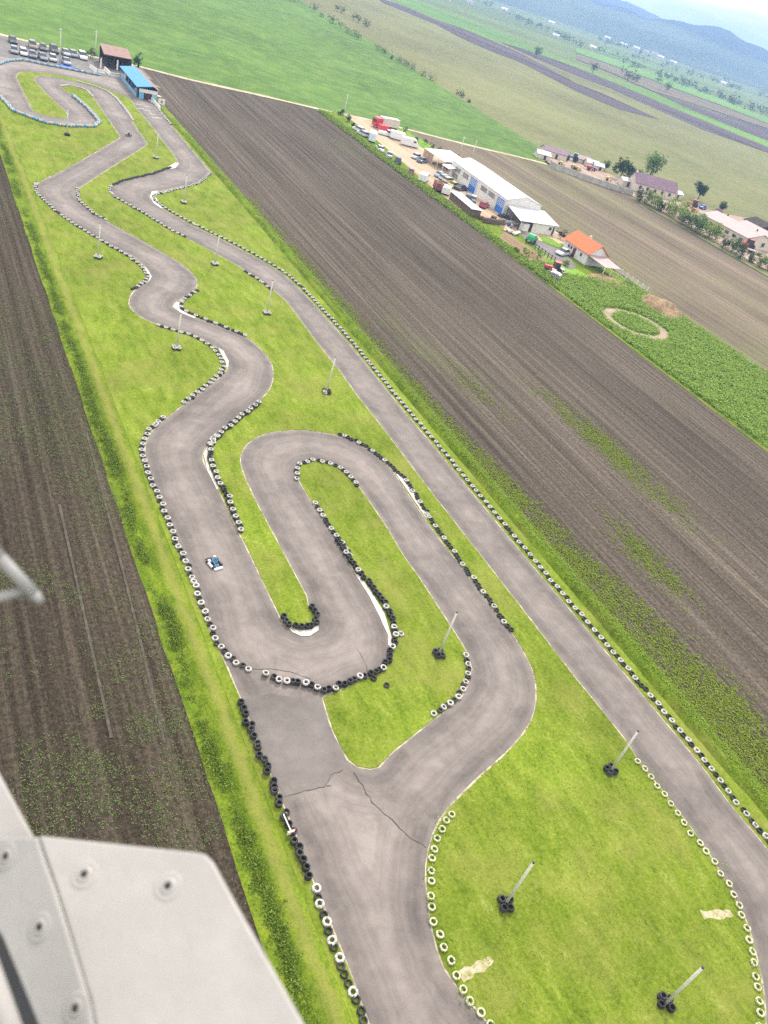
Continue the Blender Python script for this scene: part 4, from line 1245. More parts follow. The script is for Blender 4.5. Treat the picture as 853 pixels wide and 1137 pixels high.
def rect_house(name, x0, x1, y0, y1, ez, rz_, wallm, roofm, label, ridge='y', over=0.35, cat='building', th=0.1):
    t = empty(name, ((x0 + x1) / 2, (y0 + y1) / 2, 0.0), 0.0, label, cat)
    hx, hy = (x1 - x0) / 2, (y1 - y0) / 2
    b = MB()
    if ridge == 'y':
        pr = [(-hx, 0), (hx, 0), (hx, ez), (0, rz_), (-hx, ez)]
        vs = [(p[0], -hy, p[1]) for p in pr] + [(p[0], hy, p[1]) for p in pr]
        sl = (rz_ - ez) / hx
        rp_ = [(-hx - over, ez - sl * over + 0.02), (0, rz_ + 0.02), (hx + over, ez - sl * over + 0.02), (hx + over, ez - sl * over + 0.02 + th), (0, rz_ + 0.02 + th), (-hx - over, ez - sl * over + 0.02 + th)]
        rv = [(p[0], -hy - over, p[1]) for p in rp_] + [(p[0], hy + over, p[1]) for p in rp_]
    else:
        pr = [(-hy, 0), (hy, 0), (hy, ez), (0, rz_), (-hy, ez)]
        vs = [(-hx, p[0], p[1]) for p in pr] + [(hx, p[0], p[1]) for p in pr]
        sl = (rz_ - ez) / hy
        rp_ = [(-hy - over, ez - sl * over + 0.02), (0, rz_ + 0.02), (hy + over, ez - sl * over + 0.02), (hy + over, ez - sl * over + 0.02 + th), (0, rz_ + 0.02 + th), (-hy - over, ez - sl * over + 0.02 + th)]
        rv = [(-hx - over, p[0], p[1]) for p in rp_] + [(hx + over, p[0], p[1]) for p in rp_]
    b.add(vs, [(0, 1, 6, 5), (1, 2, 7, 6), (4, 0, 5, 9), (0, 4, 3, 2, 1), (5, 6, 7, 8, 9), (2, 3, 8, 7), (3, 4, 9, 8)])
    b.build('wall', wallm, t)
    n = 6
    r = MB().add(rv, [(i_, (i_ + 1) % n, n + (i_ + 1) % n, n + i_) for i_ in range(n)] + [(0, 1, 4, 5), (1, 2, 3, 4), (6, 11, 10, 7), (7, 10, 9, 8)])
    roof = r.build('roof', roofm, t)
    return t, hx, hy, roof


def window(t, c, s, framem=None, panem=None, axis='x'):
    f = MB()
    w_, h_ = s
    d = 0.06
    for a, b_, sa, sb in ((0, h_ / 2, w_ + .16, .1), (0, -h_ / 2, w_ + .16, .1), (w_ / 2, 0, .1, h_), (-w_ / 2, 0, .1, h_)):
        if axis == 'x':
            f.box((c[0], c[1] + a, c[2] + b_), (d, sa, sb))
        else:
            f.box((c[0] + a, c[1], c[2] + b_), (sa, d, sb))
    fo = f.build('window', framem or M['alu'], t)
    p = MB()
    p.box(c, (0.03, w_, h_) if axis == 'x' else (w_, 0.03, h_))
    p.build('pane', panem or M['glass'], fo)
    return fo


# workshop hall
hall, hx, hy, rf = rect_house('workshop_hall', 128.05, 138.35, 162.3, 193.3, 3.9, 5.3, M['whitewall'], M['roofwhite'], 'long white workshop hall with two blue gates and white roof', over=0.15)
hc = (133.2, 177.8)
hall.rotation_euler = (0, 0, -0.064)
for gy_ in (164.6, 179.6):
    g = MB().box((-hx - 0.03, gy_ - hc[1], 1.65), (0.07, 3.7, 3.3)).build('gate', plain('blue_gate', (0.03, 0.16, 0.52), 0.5, 0.4, 0.06), hall)
    pn = MB()
    for i_ in range(4):
        for j_ in range(4):
            pn.box((-hx - 0.08, gy_ - hc[1] - 1.26 + 0.84 * j_, 1.75 + 0.4 * i_), (0.03, 0.62, 0.24))
    pn.build('gate_window', M['alu'], g)
    for sd_ in (-2.0, 2.0):
        MB().box((-hx - 0.06, gy_ - hc[1] + sd_, 1.8), (0.12, 0.28, 3.6)).build('gate_post', M['whitewall'], hall)
for wy, wz in ((169.6, 2.6), (173.9, 2.6), (184.4, 2.6), (189.2, 2.6), (189.8, 0.95)):
    window(hall, (-hx - 0.03, wy - hc[1], wz), (3.4, 1.3), M['whitewall'], M['winpanel'])
for wy in (167.2, 171.75, 177.0, 186.8):
    MB().box((-hx - 0.04, wy - hc[1], 1.9), (0.08, 0.22, 3.7)).build('pilaster', M['whitewall'], hall)
# lean-to
t = empty('lean_to_shed', (131.5, 157, 0), 0, 'open lean to with grey sheet roof against the gable of the white hall', 'shed')
MB().add([(-4.1, 5.1, 2.75), (7.4, 5.1, 2.75), (5.0, -5.0, 2.4), (-7.1, -5.0, 2.4), (-4.1, 5.1, 2.85), (7.4, 5.1, 2.85), (5.0, -5.0, 2.5), (-7.1, -5.0, 2.5)], [(0, 1, 2, 3), (7, 6, 5, 4), (0, 4, 5, 1), (1, 5, 6, 2), (2, 6, 7, 3), (3, 7, 4, 0)]).build('roof', M['roofgrey'], t)
MB().box((1.0, -4.5, 1.18), (7.2, 0.2, 2.36)).build('wall', M['whitewall'], t)
MB().box((4.6, 0.2, 1.18), (0.2, 9.2, 2.36)).build('back_wall', M['whitewall'], t)
for px_, py_ in ((-6.8, -4.7), (-4.0, 4.6), (-5.4, 0), (-3.2, -4.7)):
    MB().box((px_, py_, 1.2), (0.14, 0.14, 2.4)).build('post', M['blackframe'], t)
window(t, (2.8, -4.62, 1.5), (0.9, 0.8), axis='y')
MB().box((3.9, -4.62, 1.0), (0.5, 0.04, 2.0)).build('door', M['blackframe'], t)
t = empty('white_container', (127.0, 153.0, 0.04), 0.1, 'small white box standing under the edge of the grey lean to roof', 'container')
MB().box((0, 0, 0.9), (1.8, 1.4, 1.7)).build('box', M['whitewall'], t, bevel=0.04)
MB().box((0, 0, 1.8), (1.9, 1.5, 0.08)).build('lid', M['alu'], t)
# carport
t = empty('carport', (131.5, 201.5, 0), 0.0, 'open carport with white roof and brown boarded side next to the hall', 'carport')
MB().add([(-3.4, -5.6, 2.6), (5.2, -5.6, 3.2), (5.2, 6.4, 3.2), (-3.4, 6.4, 2.6), (-3.4, -5.6, 2.7), (5.2, -5.6, 3.3), (5.2, 6.4, 3.3), (-3.4, 6.4, 2.7)], [(0, 1, 2, 3), (7, 6, 5, 4), (0, 4, 5, 1), (1, 5, 6, 2), (2, 6, 7, 3), (3, 7, 4, 0)]).build('roof', M['roofwhite'], t)
MB().box((-3.3, 3.6, 1.25), (0.12, 5.2, 2.5)).build('boarded_side', M['brownboard'], t)
MB().box((4.9, 0.4, 1.4), (0.15, 11.6, 2.8)).build('back_wall', M['brownboard'], t)
for yy in (-5.3, -2.2, 0.9):
    MB().box((-3.2, yy, 1.3), (0.15, 0.15, 2.6)).build('post', M['whitewall'], t)
t = empty('porch', (127.6, 191.8, 0), 0.0, 'little white roofed porch between carport and hall', 'porch')
MB().add([(-1.4, -1.8, 2.3), (1.1, -1.8, 2.7), (1.1, 2.0, 2.7), (-1.4, 2.0, 2.3), (-1.4, -1.8, 2.38), (1.1, -1.8, 2.78), (1.1, 2.0, 2.78), (-1.4, 2.0, 2.38)], [(0, 1, 2, 3), (7, 6, 5, 4), (0, 4, 5, 1), (1, 5, 6, 2), (2, 6, 7, 3), (3, 7, 4, 0)]).build('roof', M['roofwhite'], t)
for yy in (-1.6, 0.1, 1.8):
    MB().box((-1.25, yy, 1.15), (0.12, 0.12, 2.3)).build('post', M['brownboard'], t)
# flat container shed along the field
p0, p1 = np.array(V3(10, 300)[:2]), np.array(V3(270, 520)[:2])
c_ = (p0 + p1) / 2
t = empty('flat_shed', (c_[0] + 0.8, c_[1], 0), math.atan2(p1[1] - p0[1], p1[0] - p0[0]) + math.pi / 2, 'low flat shed with pale grey roof beside the field edge', 'shed')
Ls = np.linalg.norm(p1 - p0)
MB().box((0, 0, 0.9), (2.6, Ls - 0.6, 1.8)).build('wall', M['wood'], t)
MB().box((0, 0, 1.86), (3.1, Ls, 0.1)).build('roof', M['roofgrey'], t)
van(V2(490, 560), -0.7, WH, 'white van between the crate trailer and the low flat shed', L=4.4, H=1.9)
# wood stack
p0, p1 = np.array(V3(385, 570)[:2]), np.array(V3(640, 610)[:2])
t = empty('wood_stack', (*((p0 + p1) / 2), 0.0), math.atan2(p1[1] - p0[1], p1[0] - p0[0]), 'long grey brown stack of stored timber beside the sand lot', 'wood stack')
mbx = MB()
Lw = np.linalg.norm(p1 - p0)
for i_ in range(70):
    mbx.box((random.uniform(-Lw / 2, Lw / 2), random.uniform(-0.6, 0.6), 0.1 + random.uniform(0, 0.9)), (random.uniform(.8, 2.2), random.uniform(.12, .3), random.uniform(.1, .2)), random.gauss(0, 0.12))
mbx.box((0, 0, 0.3), (Lw * .94, 1.0, 0.55))
mbx.build('timber', M['wood'], t)
# junk by the lean-to
for x_, y_, s_, c_, lab in ((730, 610, 1.0, (0.3, 0.28, 0.26), 'heap of grey scrap under the front of the lean to'), (640, 530, .8, (0.05, 0.05, 0.06), 'dark scrap heap below the right blue gate'), (700, 690, .6, (0.5, 0.47, 0.42), 'pale scrap heap beside the white boat')):
    p = V3(x_, y_)
    t = empty('scrap_heap', (p[0], p[1], 0.03), random.uniform(0, 3), lab, 'scrap')
    mbx = MB()
    for i_ in range(26):
        mbx.box((random.gauss(0, 1.0) * s_, random.gauss(0, 0.9) * s_, random.uniform(0.1, 0.8) * s_), (random.uniform(.2, 1.3) * s_, random.uniform(.1, .6), random.uniform(.1, .5)), random.uniform(0, 3))
    mbx.build('scrap_pieces', plain('scrap', c_, 0.8, 0.2, 0.5), t)
for (x_, y_), lab in (((300, 330), 'small stack of wooden pallets beside the yellow car'), ((455, 560), 'pallet stack between the low flat shed and the red car'), ((600, 560), 'pallet stack right of the red car below the hall')):
    p = V3(x_ - 80, y_ - 20)
    t = empty('pallet_stack', (p[0], p[1], 0.04), random.uniform(0, 3), lab, 'pallets')
    for k_ in range(4):
        mbx = MB()
        for i_ in range(5):
            mbx.box((-0.48 + 0.24 * i_, 0, 0.17 * k_ + 0.13), (0.16, 1.2, 0.04))
        for yy in (-0.5, 0, 0.5):
            mbx.box((0, yy, 0.17 * k_ + 0.06), (1.2, 0.1, 0.1))
        mbx.build('pallet', M['wood'], t)
for (x_, y_), c_, lab in (((60, 620), (0.05, 0.12, 0.4), 'blue barrel under the left front of the lean to'), ((90, 640), (0.4, 0.4, 0.4), 'grey barrel under the left front of the lean to')):
    p = V3(640 + x_, y_)
    t = empty('barrel', (p[0], p[1], 0.04), 0, lab, 'barrel')
    MB().tube((0, 0, 0), (0, 0, 0.9), 0.3, 0.3, 14).build('drum', plain('drum_paint', c_, 0.5), t, True)
    MB().tube((0, 0, 0.9), (0, 0, 0.93), 0.31, 0.31, 14).build('lid', M['blackframe'], t)
p = V4(150, 400)
t = empty('small_boat', (p[0], p[1], 0.1), -1.0, 'narrow white boat lying at the edge of the lane', 'boat')
MB().add([(0, 2.2, .5), (.5, .9, .45), (.55, -1.6, .42), (-.55, -1.6, .42), (-.5, .9, .45), (0, 1.9, 0), (.3, .8, 0), (.35, -1.5, 0), (-.35, -1.5, 0), (-.3, .8, 0)], [(0, 1, 6, 5), (1, 2, 7, 6), (2, 3, 8, 7), (3, 4, 9, 8), (4, 0, 5, 9), (5, 6, 7, 8, 9), (0, 4, 3, 2, 1)]).build('hull', M['whitewall'], t)
MB().box((0, 0, .48), (.9, .25, .05)).build('thwart', M['wood'], t)
# green baler
p = V4(320, 500)
t = empty('baler', (p[0], p[1], 0.05), -1.0, 'green round baler parked on the lane beside the sand lot', 'farm machine')
GRN = plain('machine_green', (0.03, 0.30, 0.11), 0.4, 0.4)
MB().extr([(-1.3, .7), (-1.3, 1.5), (-.8, 2.0), (.3, 2.0), (.9, 1.5), (.9, .7), (0, .4)], -.85, .85).build('bale_chamber', GRN, t, bevel=.08)
MB().box((0, 1.6, .9), (1.5, 1.3, .5)).build('pickup_head', plain('machine_green_dark', (0.015, 0.10, 0.05), 0.5), t)
MB().tube((0, 2.0, .7), (0, 3.4, .6), .08, .06, 6).build('drawbar', M['blackframe'], t)
for sx in (-1, 1):
    MB().tube((sx * .9, -.2, .5), (sx * 1.15, -.2, .5), .5, .5, 14).build('wheel', M['rubber'], t)
# red harvester-like machine and pale cart on the grass
RED = plain('machine_red', (0.42, 0.05, 0.04), 0.5, 0.4)


def tractor(loc, rz, paintm, label, s=1.0, cat='tractor'):
    t = empty('tractor', (loc[0], loc[1], 0.05), rz, label, cat)
    MB().box((0, 0.9 * s, 1.0 * s), (0.75 * s, 1.9 * s, 0.6 * s)).build('bonnet', paintm, t, bevel=0.05)
    MB().box((0, -0.6 * s, 0.95 * s), (1.0 * s, 1.3 * s, 0.7 * s)).build('body', paintm, t)
    MB().box((0, -0.6 * s, 1.75 * s), (1.25 * s, 1.2 * s, 0.95 * s), 0, 0.9).build('cab_glass', M['glass'], t)
    MB().box((0, -0.6 * s, 2.28 * s), (1.3 * s, 1.35 * s, 0.12 * s)).build('roof', paintm, t)
    MB().tube((0.3 * s, 1.3 * s, 1.2 * s), (0.3 * s, 1.3 * s, 2.1 * s), .04 * s, .04 * s, 6).build('exhaust', M['blackframe'], t)
    for sx in (-1, 1):
        MB().tube((sx * .55 * s, -.9 * s, .75 * s), (sx * .95 * s, -.9 * s, .75 * s), .75 * s, .75 * s, 16).build('wheel', M['rubber'], t)
        MB().tube((sx * .5 * s, 1.3 * s, .45 * s), (sx * .8 * s, 1.3 * s, .45 * s), .45 * s, .45 * s, 14).build('wheel', M['rubber'], t)
    return t


def implement(loc, rz, paintm, label, s=1.0):
    t = empty('farm_implement', (loc[0], loc[1], 0.05), rz, label, 'farm machine')
    f = MB()
    for sx in (-1, 1):
        f.tube((sx * .8 * s, -1.2 * s, .7 * s), (sx * .3 * s, 1.6 * s, .6 * s), .07 * s, .07 * s, 6)
    for yy in (-1.1, -.3, .5):
        f.box((0, yy * s, .7 * s), (2.4 * s, .14 * s, .14 * s))
    f.build('frame', paintm, t)
    tn_ = MB()
    for i_ in range(7):
        tn_.tube(((-1.1 + .36 * i_) * s, -1.1 * s, .7 * s), ((-1.1 + .36 * i_) * s, -1.3 * s, .05), .04 * s, .03 * s, 5)
    tn_.build('tines', M['blackframe'], t)
    MB().box((0, .1 * s, 1.0 * s), (1.3 * s, .9 * s, .5 * s), 0, 1.2).build('hopper', paintm, t)
    for sx in (-1, 1):
        MB().tube((sx * 1.1 * s, .1 * s, .4 * s), (sx * 1.3 * s, .1 * s, .4 * s), .4 * s, .4 * s, 12).build('wheel', M['rubber'], t)
    return t


tractor(V4(570, 850), 1.2, RED, 'old red tractor on the grass below the dark rail fence', 1.05)
implement(V4(680, 860), 0.4, plain('grey_machine', (0.5, 0.46, 0.46), 0.6), 'pale grey implement beside the old red tractor', 0.8)
implement(G(516 + 20 - 20 + 98, 305), 0.9, plain('grey_white_machine', (0.55, 0.53, 0.53), 0.6), 'white and grey cart like machine at the corner of the grass by the plough field', 0.9)
p = V4(600, 930)
t = empty('covered_cart', (p[0], p[1], 0.05), 0.6, 'small cart with white cover on the grass nearest the ploughed field', 'cart')
MB().box((0, 0, .7), (1.3, 2.0, .5)).build('cart_body', plain('cart_grey', (.25, .24, .26), .6), t)
MB().extr([(-1.1, 1.25), (-.6, 1.5), (.6, 1.5), (1.1, 1.25), (.6, 1.4), (-.6, 1.4)], -.75, .75).build('cover', M['whitewall'], t)
for sx in (-1, 1):
    for sy in (-.6, .6):
        MB().tube((sx * .6, sy, .3), (sx * .75, sy, .3), .3, .3, 10).build('wheel', M['rubber'], t)
        MB().tube((sx * .6, sy, .9), (sx * .6, sy, 1.42), .03, .03, 5).build('cover_post', M['alu'], t)

# orange roofed house
hs, hx, hy, rf = rect_house('orange_roof_house', 131.5, 137.1, 134.0, 142.8, 2.7, 4.6, M['whitewall'], M['rooforange'], 'small white house with bright orange gabled roof and porch', over=0.45, cat='house')
hc = (134.3, 138.4)
MB().box((-hx - 0.03, 0.3, 1.0), (0.07, 1.0, 2.0)).build('door', plain('door_brown', (0.12, 0.03, 0.02), 0.6), hs)
for wy, wz in ((-2.2, 1.5), (2.6, 1.6), (1.6, 1.6)):
    window(hs, (-hx - 0.03, wy, wz), (0.7, 0.7))
MB().add([(-3.0, -hy - 0.02, 2.35), (2.6, -hy - 0.02, 2.35), (2.2, -hy - 6.2, 2.0), (-2.6, -hy - 6.2, 2.0), (-3.0, -hy - 0.02, 2.42), (2.6, -hy - 0.02, 2.42), (2.2, -hy - 6.2, 2.07), (-2.6, -hy - 6.2, 2.07)], [(0, 1, 2, 3), (7, 6, 5, 4), (0, 4, 5, 1), (1, 5, 6, 2), (2, 6, 7, 3), (3, 7, 4, 0)]).build('porch_roof', M['roofpink'], hs)
for x_ in (-2.4, -0.2, 2.0):
    MB().box((x_, -hy - 6.0, 1.0), (0.12, 0.12, 2.0)).build('porch_post', M['whitewall'], hs)
MB().box((0.9, 0.9, 4.5), (0.5, 0.5, 1.0)).build('chimney', M['cream'], rf)
# dark tree-like pile and fence posts beside the house
tree('dry_bush', G(622.5, 265), 2.4, 2.4, leaf_mat('dry_leaves', (0.05, 0.025, 0.015), (0.09, 0.05, 0.03), (0.13, 0.08, 0.05)), 'brown dry bush at the left corner of the orange roofed house', 'bush', 0.05, n=70)
FS = lambda x_, y_: G(620 + x_ / 6.093, 240 + y_ / 6.093)
fa, fb = np.array(FS(385, 385)[:2]), np.array(FS(592, 525)[:2])
t = empty('wire_fence', (fa[0], fa[1], 0), 0, 'white post fence with wire mesh beyond the straw by the orange roofed house', 'fence')
for i_ in range(7):
    p = (fb - fa) * i_ / 6
    MB().box((p[0], p[1], 0.8), (0.14, 0.14, 1.6)).build('post', M['whitewall'], t)
mbx = MB()
for z_ in np.arange(0.2, 1.5, 0.2):
    mbx.tube((0, 0, z_), (fb[0] - fa[0], fb[1] - fa[1], z_), 0.02, 0.02, 4)
mbx.build('wire', M['alu'], t)
ra, rb = np.array(V4(370, 570)[:2]), np.array(V4(600, 730)[:2])
t = empty('rail_fence', (ra[0], ra[1], 0), 0, 'dark wooden rail fence between the lane and the sand lot', 'fence')
for i_ in range(7):
    p = (rb - ra) * i_ / 6
    MB().box((p[0], p[1], 0.6), (0.14, 0.14, 1.2)).build('post', M['darkwood'], t)
mbx = MB()
for z_ in (0.5, 0.95):
    mbx.tube((0, 0, z_), (rb[0] - ra[0], rb[1] - ra[1], z_), 0.05, 0.05, 5)
mbx.build('rail', M['darkwood'], t)


def heap(name, pts, hmax, mat, label, cat, seed):
    poly = np.array([p[:2] for p in pts])
    lo, hi = poly.min(0), poly.max(0)
    st = 0.35
    xs, ys = np.arange(lo[0], hi[0], st), np.arange(lo[1], hi[1], st)
    X, Y = np.meshgrid(xs, ys)
    ins = inside(poly, X.ravel(), Y.ravel())
    d = np.full(X.size, 9.0)
    pr_ = np.c_[X.ravel(), Y.ravel()]
    for i_ in range(len(poly)):
        a, b_ = poly[i_], poly[(i_ + 1) % len(poly)]
        e = b_ - a
        tt = np.clip(((pr_ - a) @ e) / (e @ e), 0, 1)
        d = np.minimum(d, np.linalg.norm(pr_ - a - tt[:, None] * e, axis=1))
    Z = np.where(ins, np.clip(d / 1.6, 0, 1) * hmax * (0.25 + 1.1 * vnoise(X.ravel(), Y.ravel(), 1.7, seed)) + 0.15 * vnoise(X.ravel(), Y.ravel(), .5, seed + 1), -0.1)
    k_ = len(xs)
    i0 = np.arange((len(ys) - 1) * k_).reshape(-1, k_)[:, :-1].ravel()
    F = np.c_[i0, i0 + 1, i0 + k_ + 1, i0 + k_]
    F = F[ins[F].any(1)]
    o = np_mesh(name, np.c_[pr_, Z], F, mat, smooth=True)
    return tag(o, label, cat)


heap('straw_bed', [FS(*q) for q in ((190, 395), (270, 385), (380, 420), (450, 460), (515, 515), (380, 520), (330, 505), (240, 440))], 0.35, M['straw'], 'thin layer of straw spread in front of the porch of the orange roofed house', 'straw', 3)
heap('straw_heap', [FS(*q) for q in ((545, 545), (600, 535), (680, 580), (800, 640), (853, 700), (760, 715), (650, 660), (570, 600))], 1.5, M['straw'], 'lumpy tan heap of straw and manure above the ring path', 'heap', 5)

# ------------------------------------------------------------------ track buildings
t = empty('open_pavilion', (51.2, 246.8, 0), 0.0, 'dark open pavilion with brown sheet roof at the end of the car park', 'pavilion')
MB().add([(-3.9, -4.6, 3.3), (3.4, -4.0, 3.3), (3.9, 4.4, 4.2), (-3.4, 4.4, 4.2), (-3.9, -4.6, 3.42), (3.4, -4.0, 3.42), (3.9, 4.4, 4.32), (-3.4, 4.4, 4.32)], [(0, 1, 2, 3), (7, 6, 5, 4), (0, 4, 5, 1), (1, 5, 6, 2), (2, 6, 7, 3), (3, 7, 4, 0)]).build('roof', M['roofbrown'], t)
MB().box((0, 3.9, 1.9), (6.8, 0.15, 3.8)).build('back_wall', M['darkwood'], t)
MB().box((3.3, 0, 1.6), (0.15, 7.8, 3.3)).build('side_wall', M['darkwood'], t)
MB().box((0, 0.5, 0.5), (5.6, 5.2, 0.9)).build('counter', M['darkwood'], t)
for x_ in (-3.6, -1.2, 1.0, 3.1):
    MB().box((x_, -4.1, 1.65), (0.16, 0.16, 3.3)).build('post', M['darkwood'], t)
bt = empty('blue_roof_building', (52.4, 225.0, 0), 0.0, 'long pit building with bright blue sheet roof beside the track', 'building')
MB().add([(-2.5, -10.2, 2.5), (1.3, -10.2, 3.2), (1.3, 10.4, 3.2), (-2.5, 10.4, 2.5), (-2.5, -10.2, 2.6), (1.3, -10.2, 3.3), (1.3, 10.4, 3.3), (-2.5, 10.4, 2.6)], [(0, 1, 2, 3), (7, 6, 5, 4), (0, 4, 5, 1), (1, 5, 6, 2), (2, 6, 7, 3), (3, 7, 4, 0)]).build('roof', M['roofblue'], bt)
MB().add([(1.32, -10.2, 3.2), (3.0, -10.2, 2.5), (3.0, 10.4, 2.5), (1.32, 10.4, 3.2), (1.32, -10.2, 3.3), (3.0, -10.2, 2.6), (3.0, 10.4, 2.6), (1.32, 10.4, 3.3)], [(0, 1, 2, 3), (7, 6, 5, 4), (0, 4, 5, 1), (1, 5, 6, 2), (2, 6, 7, 3), (3, 7, 4, 0)]).build('rear_roof', M['roofbrown'], bt)
MB().extr([(-9.6, 0), (-9.6, 2.4), (9.8, 2.4), (9.8, 0)], -0.9, 2.6).build('wall', M['darkwood'], bt)
MB().box((0.4, -9.75, 1.9), (4.4, 0.12, 0.8)).build('front_sign', M['whitewall'], bt)
MB().box((0.2, -9.7, 0.8), (1.5, 0.12, 1.5)).build('hatch', plain('hatch_brown', (0.06, 0.025, 0.02), 0.7), bt)
MB().box((-1.2, -9.7, 0.75), (1.1, 0.12, 1.5)).build('blue_panel', plain('blue_panel', (0.12, 0.38, 0.52), 0.6), bt)
MB().box((1.9, -9.7, 0.75), (1.2, 0.12, 1.5)).build('blue_panel', plain('blue_panel', (0.2, 0.42, 0.55), 0.6), bt)
for y_ in np.linspace(-9, 9.6, 7):
    MB().box((-2.2, y_, 1.25), (0.12, 0.12, 2.5)).build('post', M['teal'], bt)
mbx = MB().box((-2.3, 0, 0.5), (0.06, 18.0, 0.9))
mbx.build('pit_wall', plain('pit_wall_blue', (0.16, 0.34, 0.48), 0.6), bt)
QS = lambda x_, y_, z=0: G(100 + x_ / 6.5615, 40 + y_ / 6.5615, z)
p = QS(520, 505)
t = empty('square_sign', (p[0], p[1], 0), 0.2, 'square white sign with dark emblem beside the pit lane exit', 'sign')
b_ = MB().box((0, 0, 0.75), (1.7, 0.1, 1.4)).build('board', M['whitewall'], t)
MB().tube((0, -0.052, 0.8), (0, -0.07, 0.8), 0.3, 0.3, 16).build('emblem', M['winpanel'], b_)
p = QS(490, 460)
t = empty('orange_crate', (p[0], p[1], 0), 0.2, 'low orange and white crate between blue building and square sign', 'crate')
MB().box((0, 0, 0.35), (1.6, 1.3, 0.7)).build('crate_body', plain('crate_orange', (0.5, 0.25, 0.12), 0.7), t)
MB().box((0, 0, 0.75), (1.7, 1.4, 0.08)).build('crate_lid', M['cream'], t)
for (x_, y_), lab in (((82, 235), 'white banner flag at the car park end of the pit fence'), ((202, 250), 'white banner flag in front of the brown pavilion')):
    p = QS(x_, y_ + 18)
    t = empty('banner_flag', (p[0], p[1], 0), 0.3, lab, 'flag')
    MB().tube((0, 0, 0), (0, 0, 3.0), 0.04, 0.02, 6).build('pole', M['alu'], t)
    MB().extr([(0.03, 0.5), (0.75, 0.6), (0.75, 2.6), (0.4, 3.0), (0.03, 3.0)], -0.015, 0.015).build('flag_cloth', M['whitewall'], t)
# white barrier sections of the pit
for i_, (x0_, y0_, x1_, y1_) in enumerate(((0, 230, 50, 265), (60, 265, 110, 275), (105, 245, 150, 290), (150, 290, 230, 300), (325, 400, 375, 420), (370, 430, 420, 450), (420, 450, 470, 490), (470, 495, 510, 540))):
    a, b_ = np.array(QS(x0_, y0_)[:2]), np.array(QS(x1_, y1_)[:2])
    t = empty('pit_barrier', (*((a + b_) / 2), 0.0), math.atan2(b_[1] - a[1], b_[0] - a[0]), 'white plastic barrier section along the pit lane', 'barrier', 'white pit lane barriers')
    L_ = np.linalg.norm(b_ - a)
    MB().extr([(-0.28, 0), (-0.12, 0.35), (-0.09, 0.8), (0.09, 0.8), (0.12, 0.35), (0.28, 0)], -L_ / 2, L_ / 2).build('section', M['whitewall'], t)
# blue mat and folding tent by the flagpole
sheet('blue_mat', [G(x_ / 6.5615, 30 + y_ / 6.5615) for x_, y_ in ((425, 270), (530, 285), (545, 305), (440, 292))], 0.03, plain('mat_blue', (0.05, 0.12, 0.42), 0.8), kind='structure')


def tall_pole(uv, h_, label, mat, arm=True):
    p = G(*uv)
    t = empty('utility_pole', (p[0], p[1], 0), random.uniform(0, 3), label, 'pole')
    MB().tube((0, 0, 0), (0, 0, h_), 0.16, 0.1, 8).build('pole', mat, t, True)
    if arm:
        MB().box((0, 0, h_ - 0.35), (1.5, 0.1, 0.1)).build('crossarm', mat, t)
        for x_ in (-0.6, 0, 0.6):
            MB().tube((x_, 0, h_ - 0.3), (x_, 0, h_ - 0.1), 0.05, 0.03, 6).build('insulator', M['whitewall'], t)
    else:
        MB().box((0, 0, h_ - 0.1), (0.5, 0.3, 0.25)).build('lamp_head', M['alu'], t)


tall_pole((66.5, 72), 8.0, 'tall white lamp pole standing between the car park rows', M['polewhite'], False)
tall_pole((105.9, 62), 6.2, 'pale concrete pole at the road beside the brown pavilion', M['polewhite'])
tall_pole((382, 125.7), 5.6, 'pale pole where the gravel road meets the yard entrance', M['polewhite'])
tall_pole((509, 175), 6.0, 'left pale pole behind the roof of the workshop hall', M['polewhite'])
tall_pole((522.5, 179), 6.0, 'right pale pole behind the roof of the workshop hall', M['polewhite'])
tall_pole((594, 171), 4.5, 'grey pole at the end of the gravel road near the walled farm', M['concrete'])
p = G(106, 63)
# ------------------------------------------------------------------ farm beyond
WS = lambda x_, y_, z=0: G(590 + x_ / 8.53, 150 + y_ / 8.53, z)
wl = [WS(*q) for q in ((172, 292), (200, 312), (260, 338), (330, 362), (400, 388), (480, 418), (560, 448), (640, 474), (700, 494), (780, 520), (870, 548), (960, 575))]
t = empty('concrete_wall', (wl[0][0], wl[0][1], 0), 0, 'long pale concrete wall enclosing the far farm yard', 'wall')
for i_ in range(len(wl) - 1):
    a, b_ = np.array(wl[i_][:2]) - np.array(wl[0][:2]), np.array(wl[i_ + 1][:2]) - np.array(wl[0][:2])
    an = math.atan2(b_[1] - a[1], b_[0] - a[0])
    m_ = (a + b_) / 2
    MB().box((m_[0], m_[1], 0.9), (np.linalg.norm(b_ - a) - 0.2, 0.18, 1.8), an).build('panel', M['concrete'], t)
    MB().box((a[0], a[1], 0.95), (0.26, 0.26, 1.95), an).build('post', M['concrete'], t)
hs, hx, hy, rf = rect_house('purple_roof_house', 221.5, 238.0, 214.8, 220.5, 3.0, 5.6, M['cream'], M['roofpurple'], 'cream farmhouse with long purple tiled roof', 'x', 0.4, 'house')
hs.rotation_euler = (0, 0, -0.30)
for x_ in (-6, -3, 0, 3, 6):
    window(hs, (x_, -hy - 0.03, 1.6), (1.1, 1.2), axis='y')
MB().box((-7.9, 0, 5.4), (0.6, 0.6, 1.2)).build('chimney', M['whitewall'], rf)
hs, hx, hy, rf = rect_house('stable_building', 225.0, 238.0, 167.6, 188.0, 3.0, 4.6, M['cream'], M['roofpink'], 'long cream stable with faded pink roof at the right edge', over=0.4)
for y_ in (-8, -5.2, -2.0, 1.5, 5):
    window(hs, (-hx - 0.03, y_, 1.7), (1.6, 1.0))
MB().box((-hx - 0.03, 8, 1.2), (0.08, 2.2, 2.4)).build('door', M['darkwood'], hs)
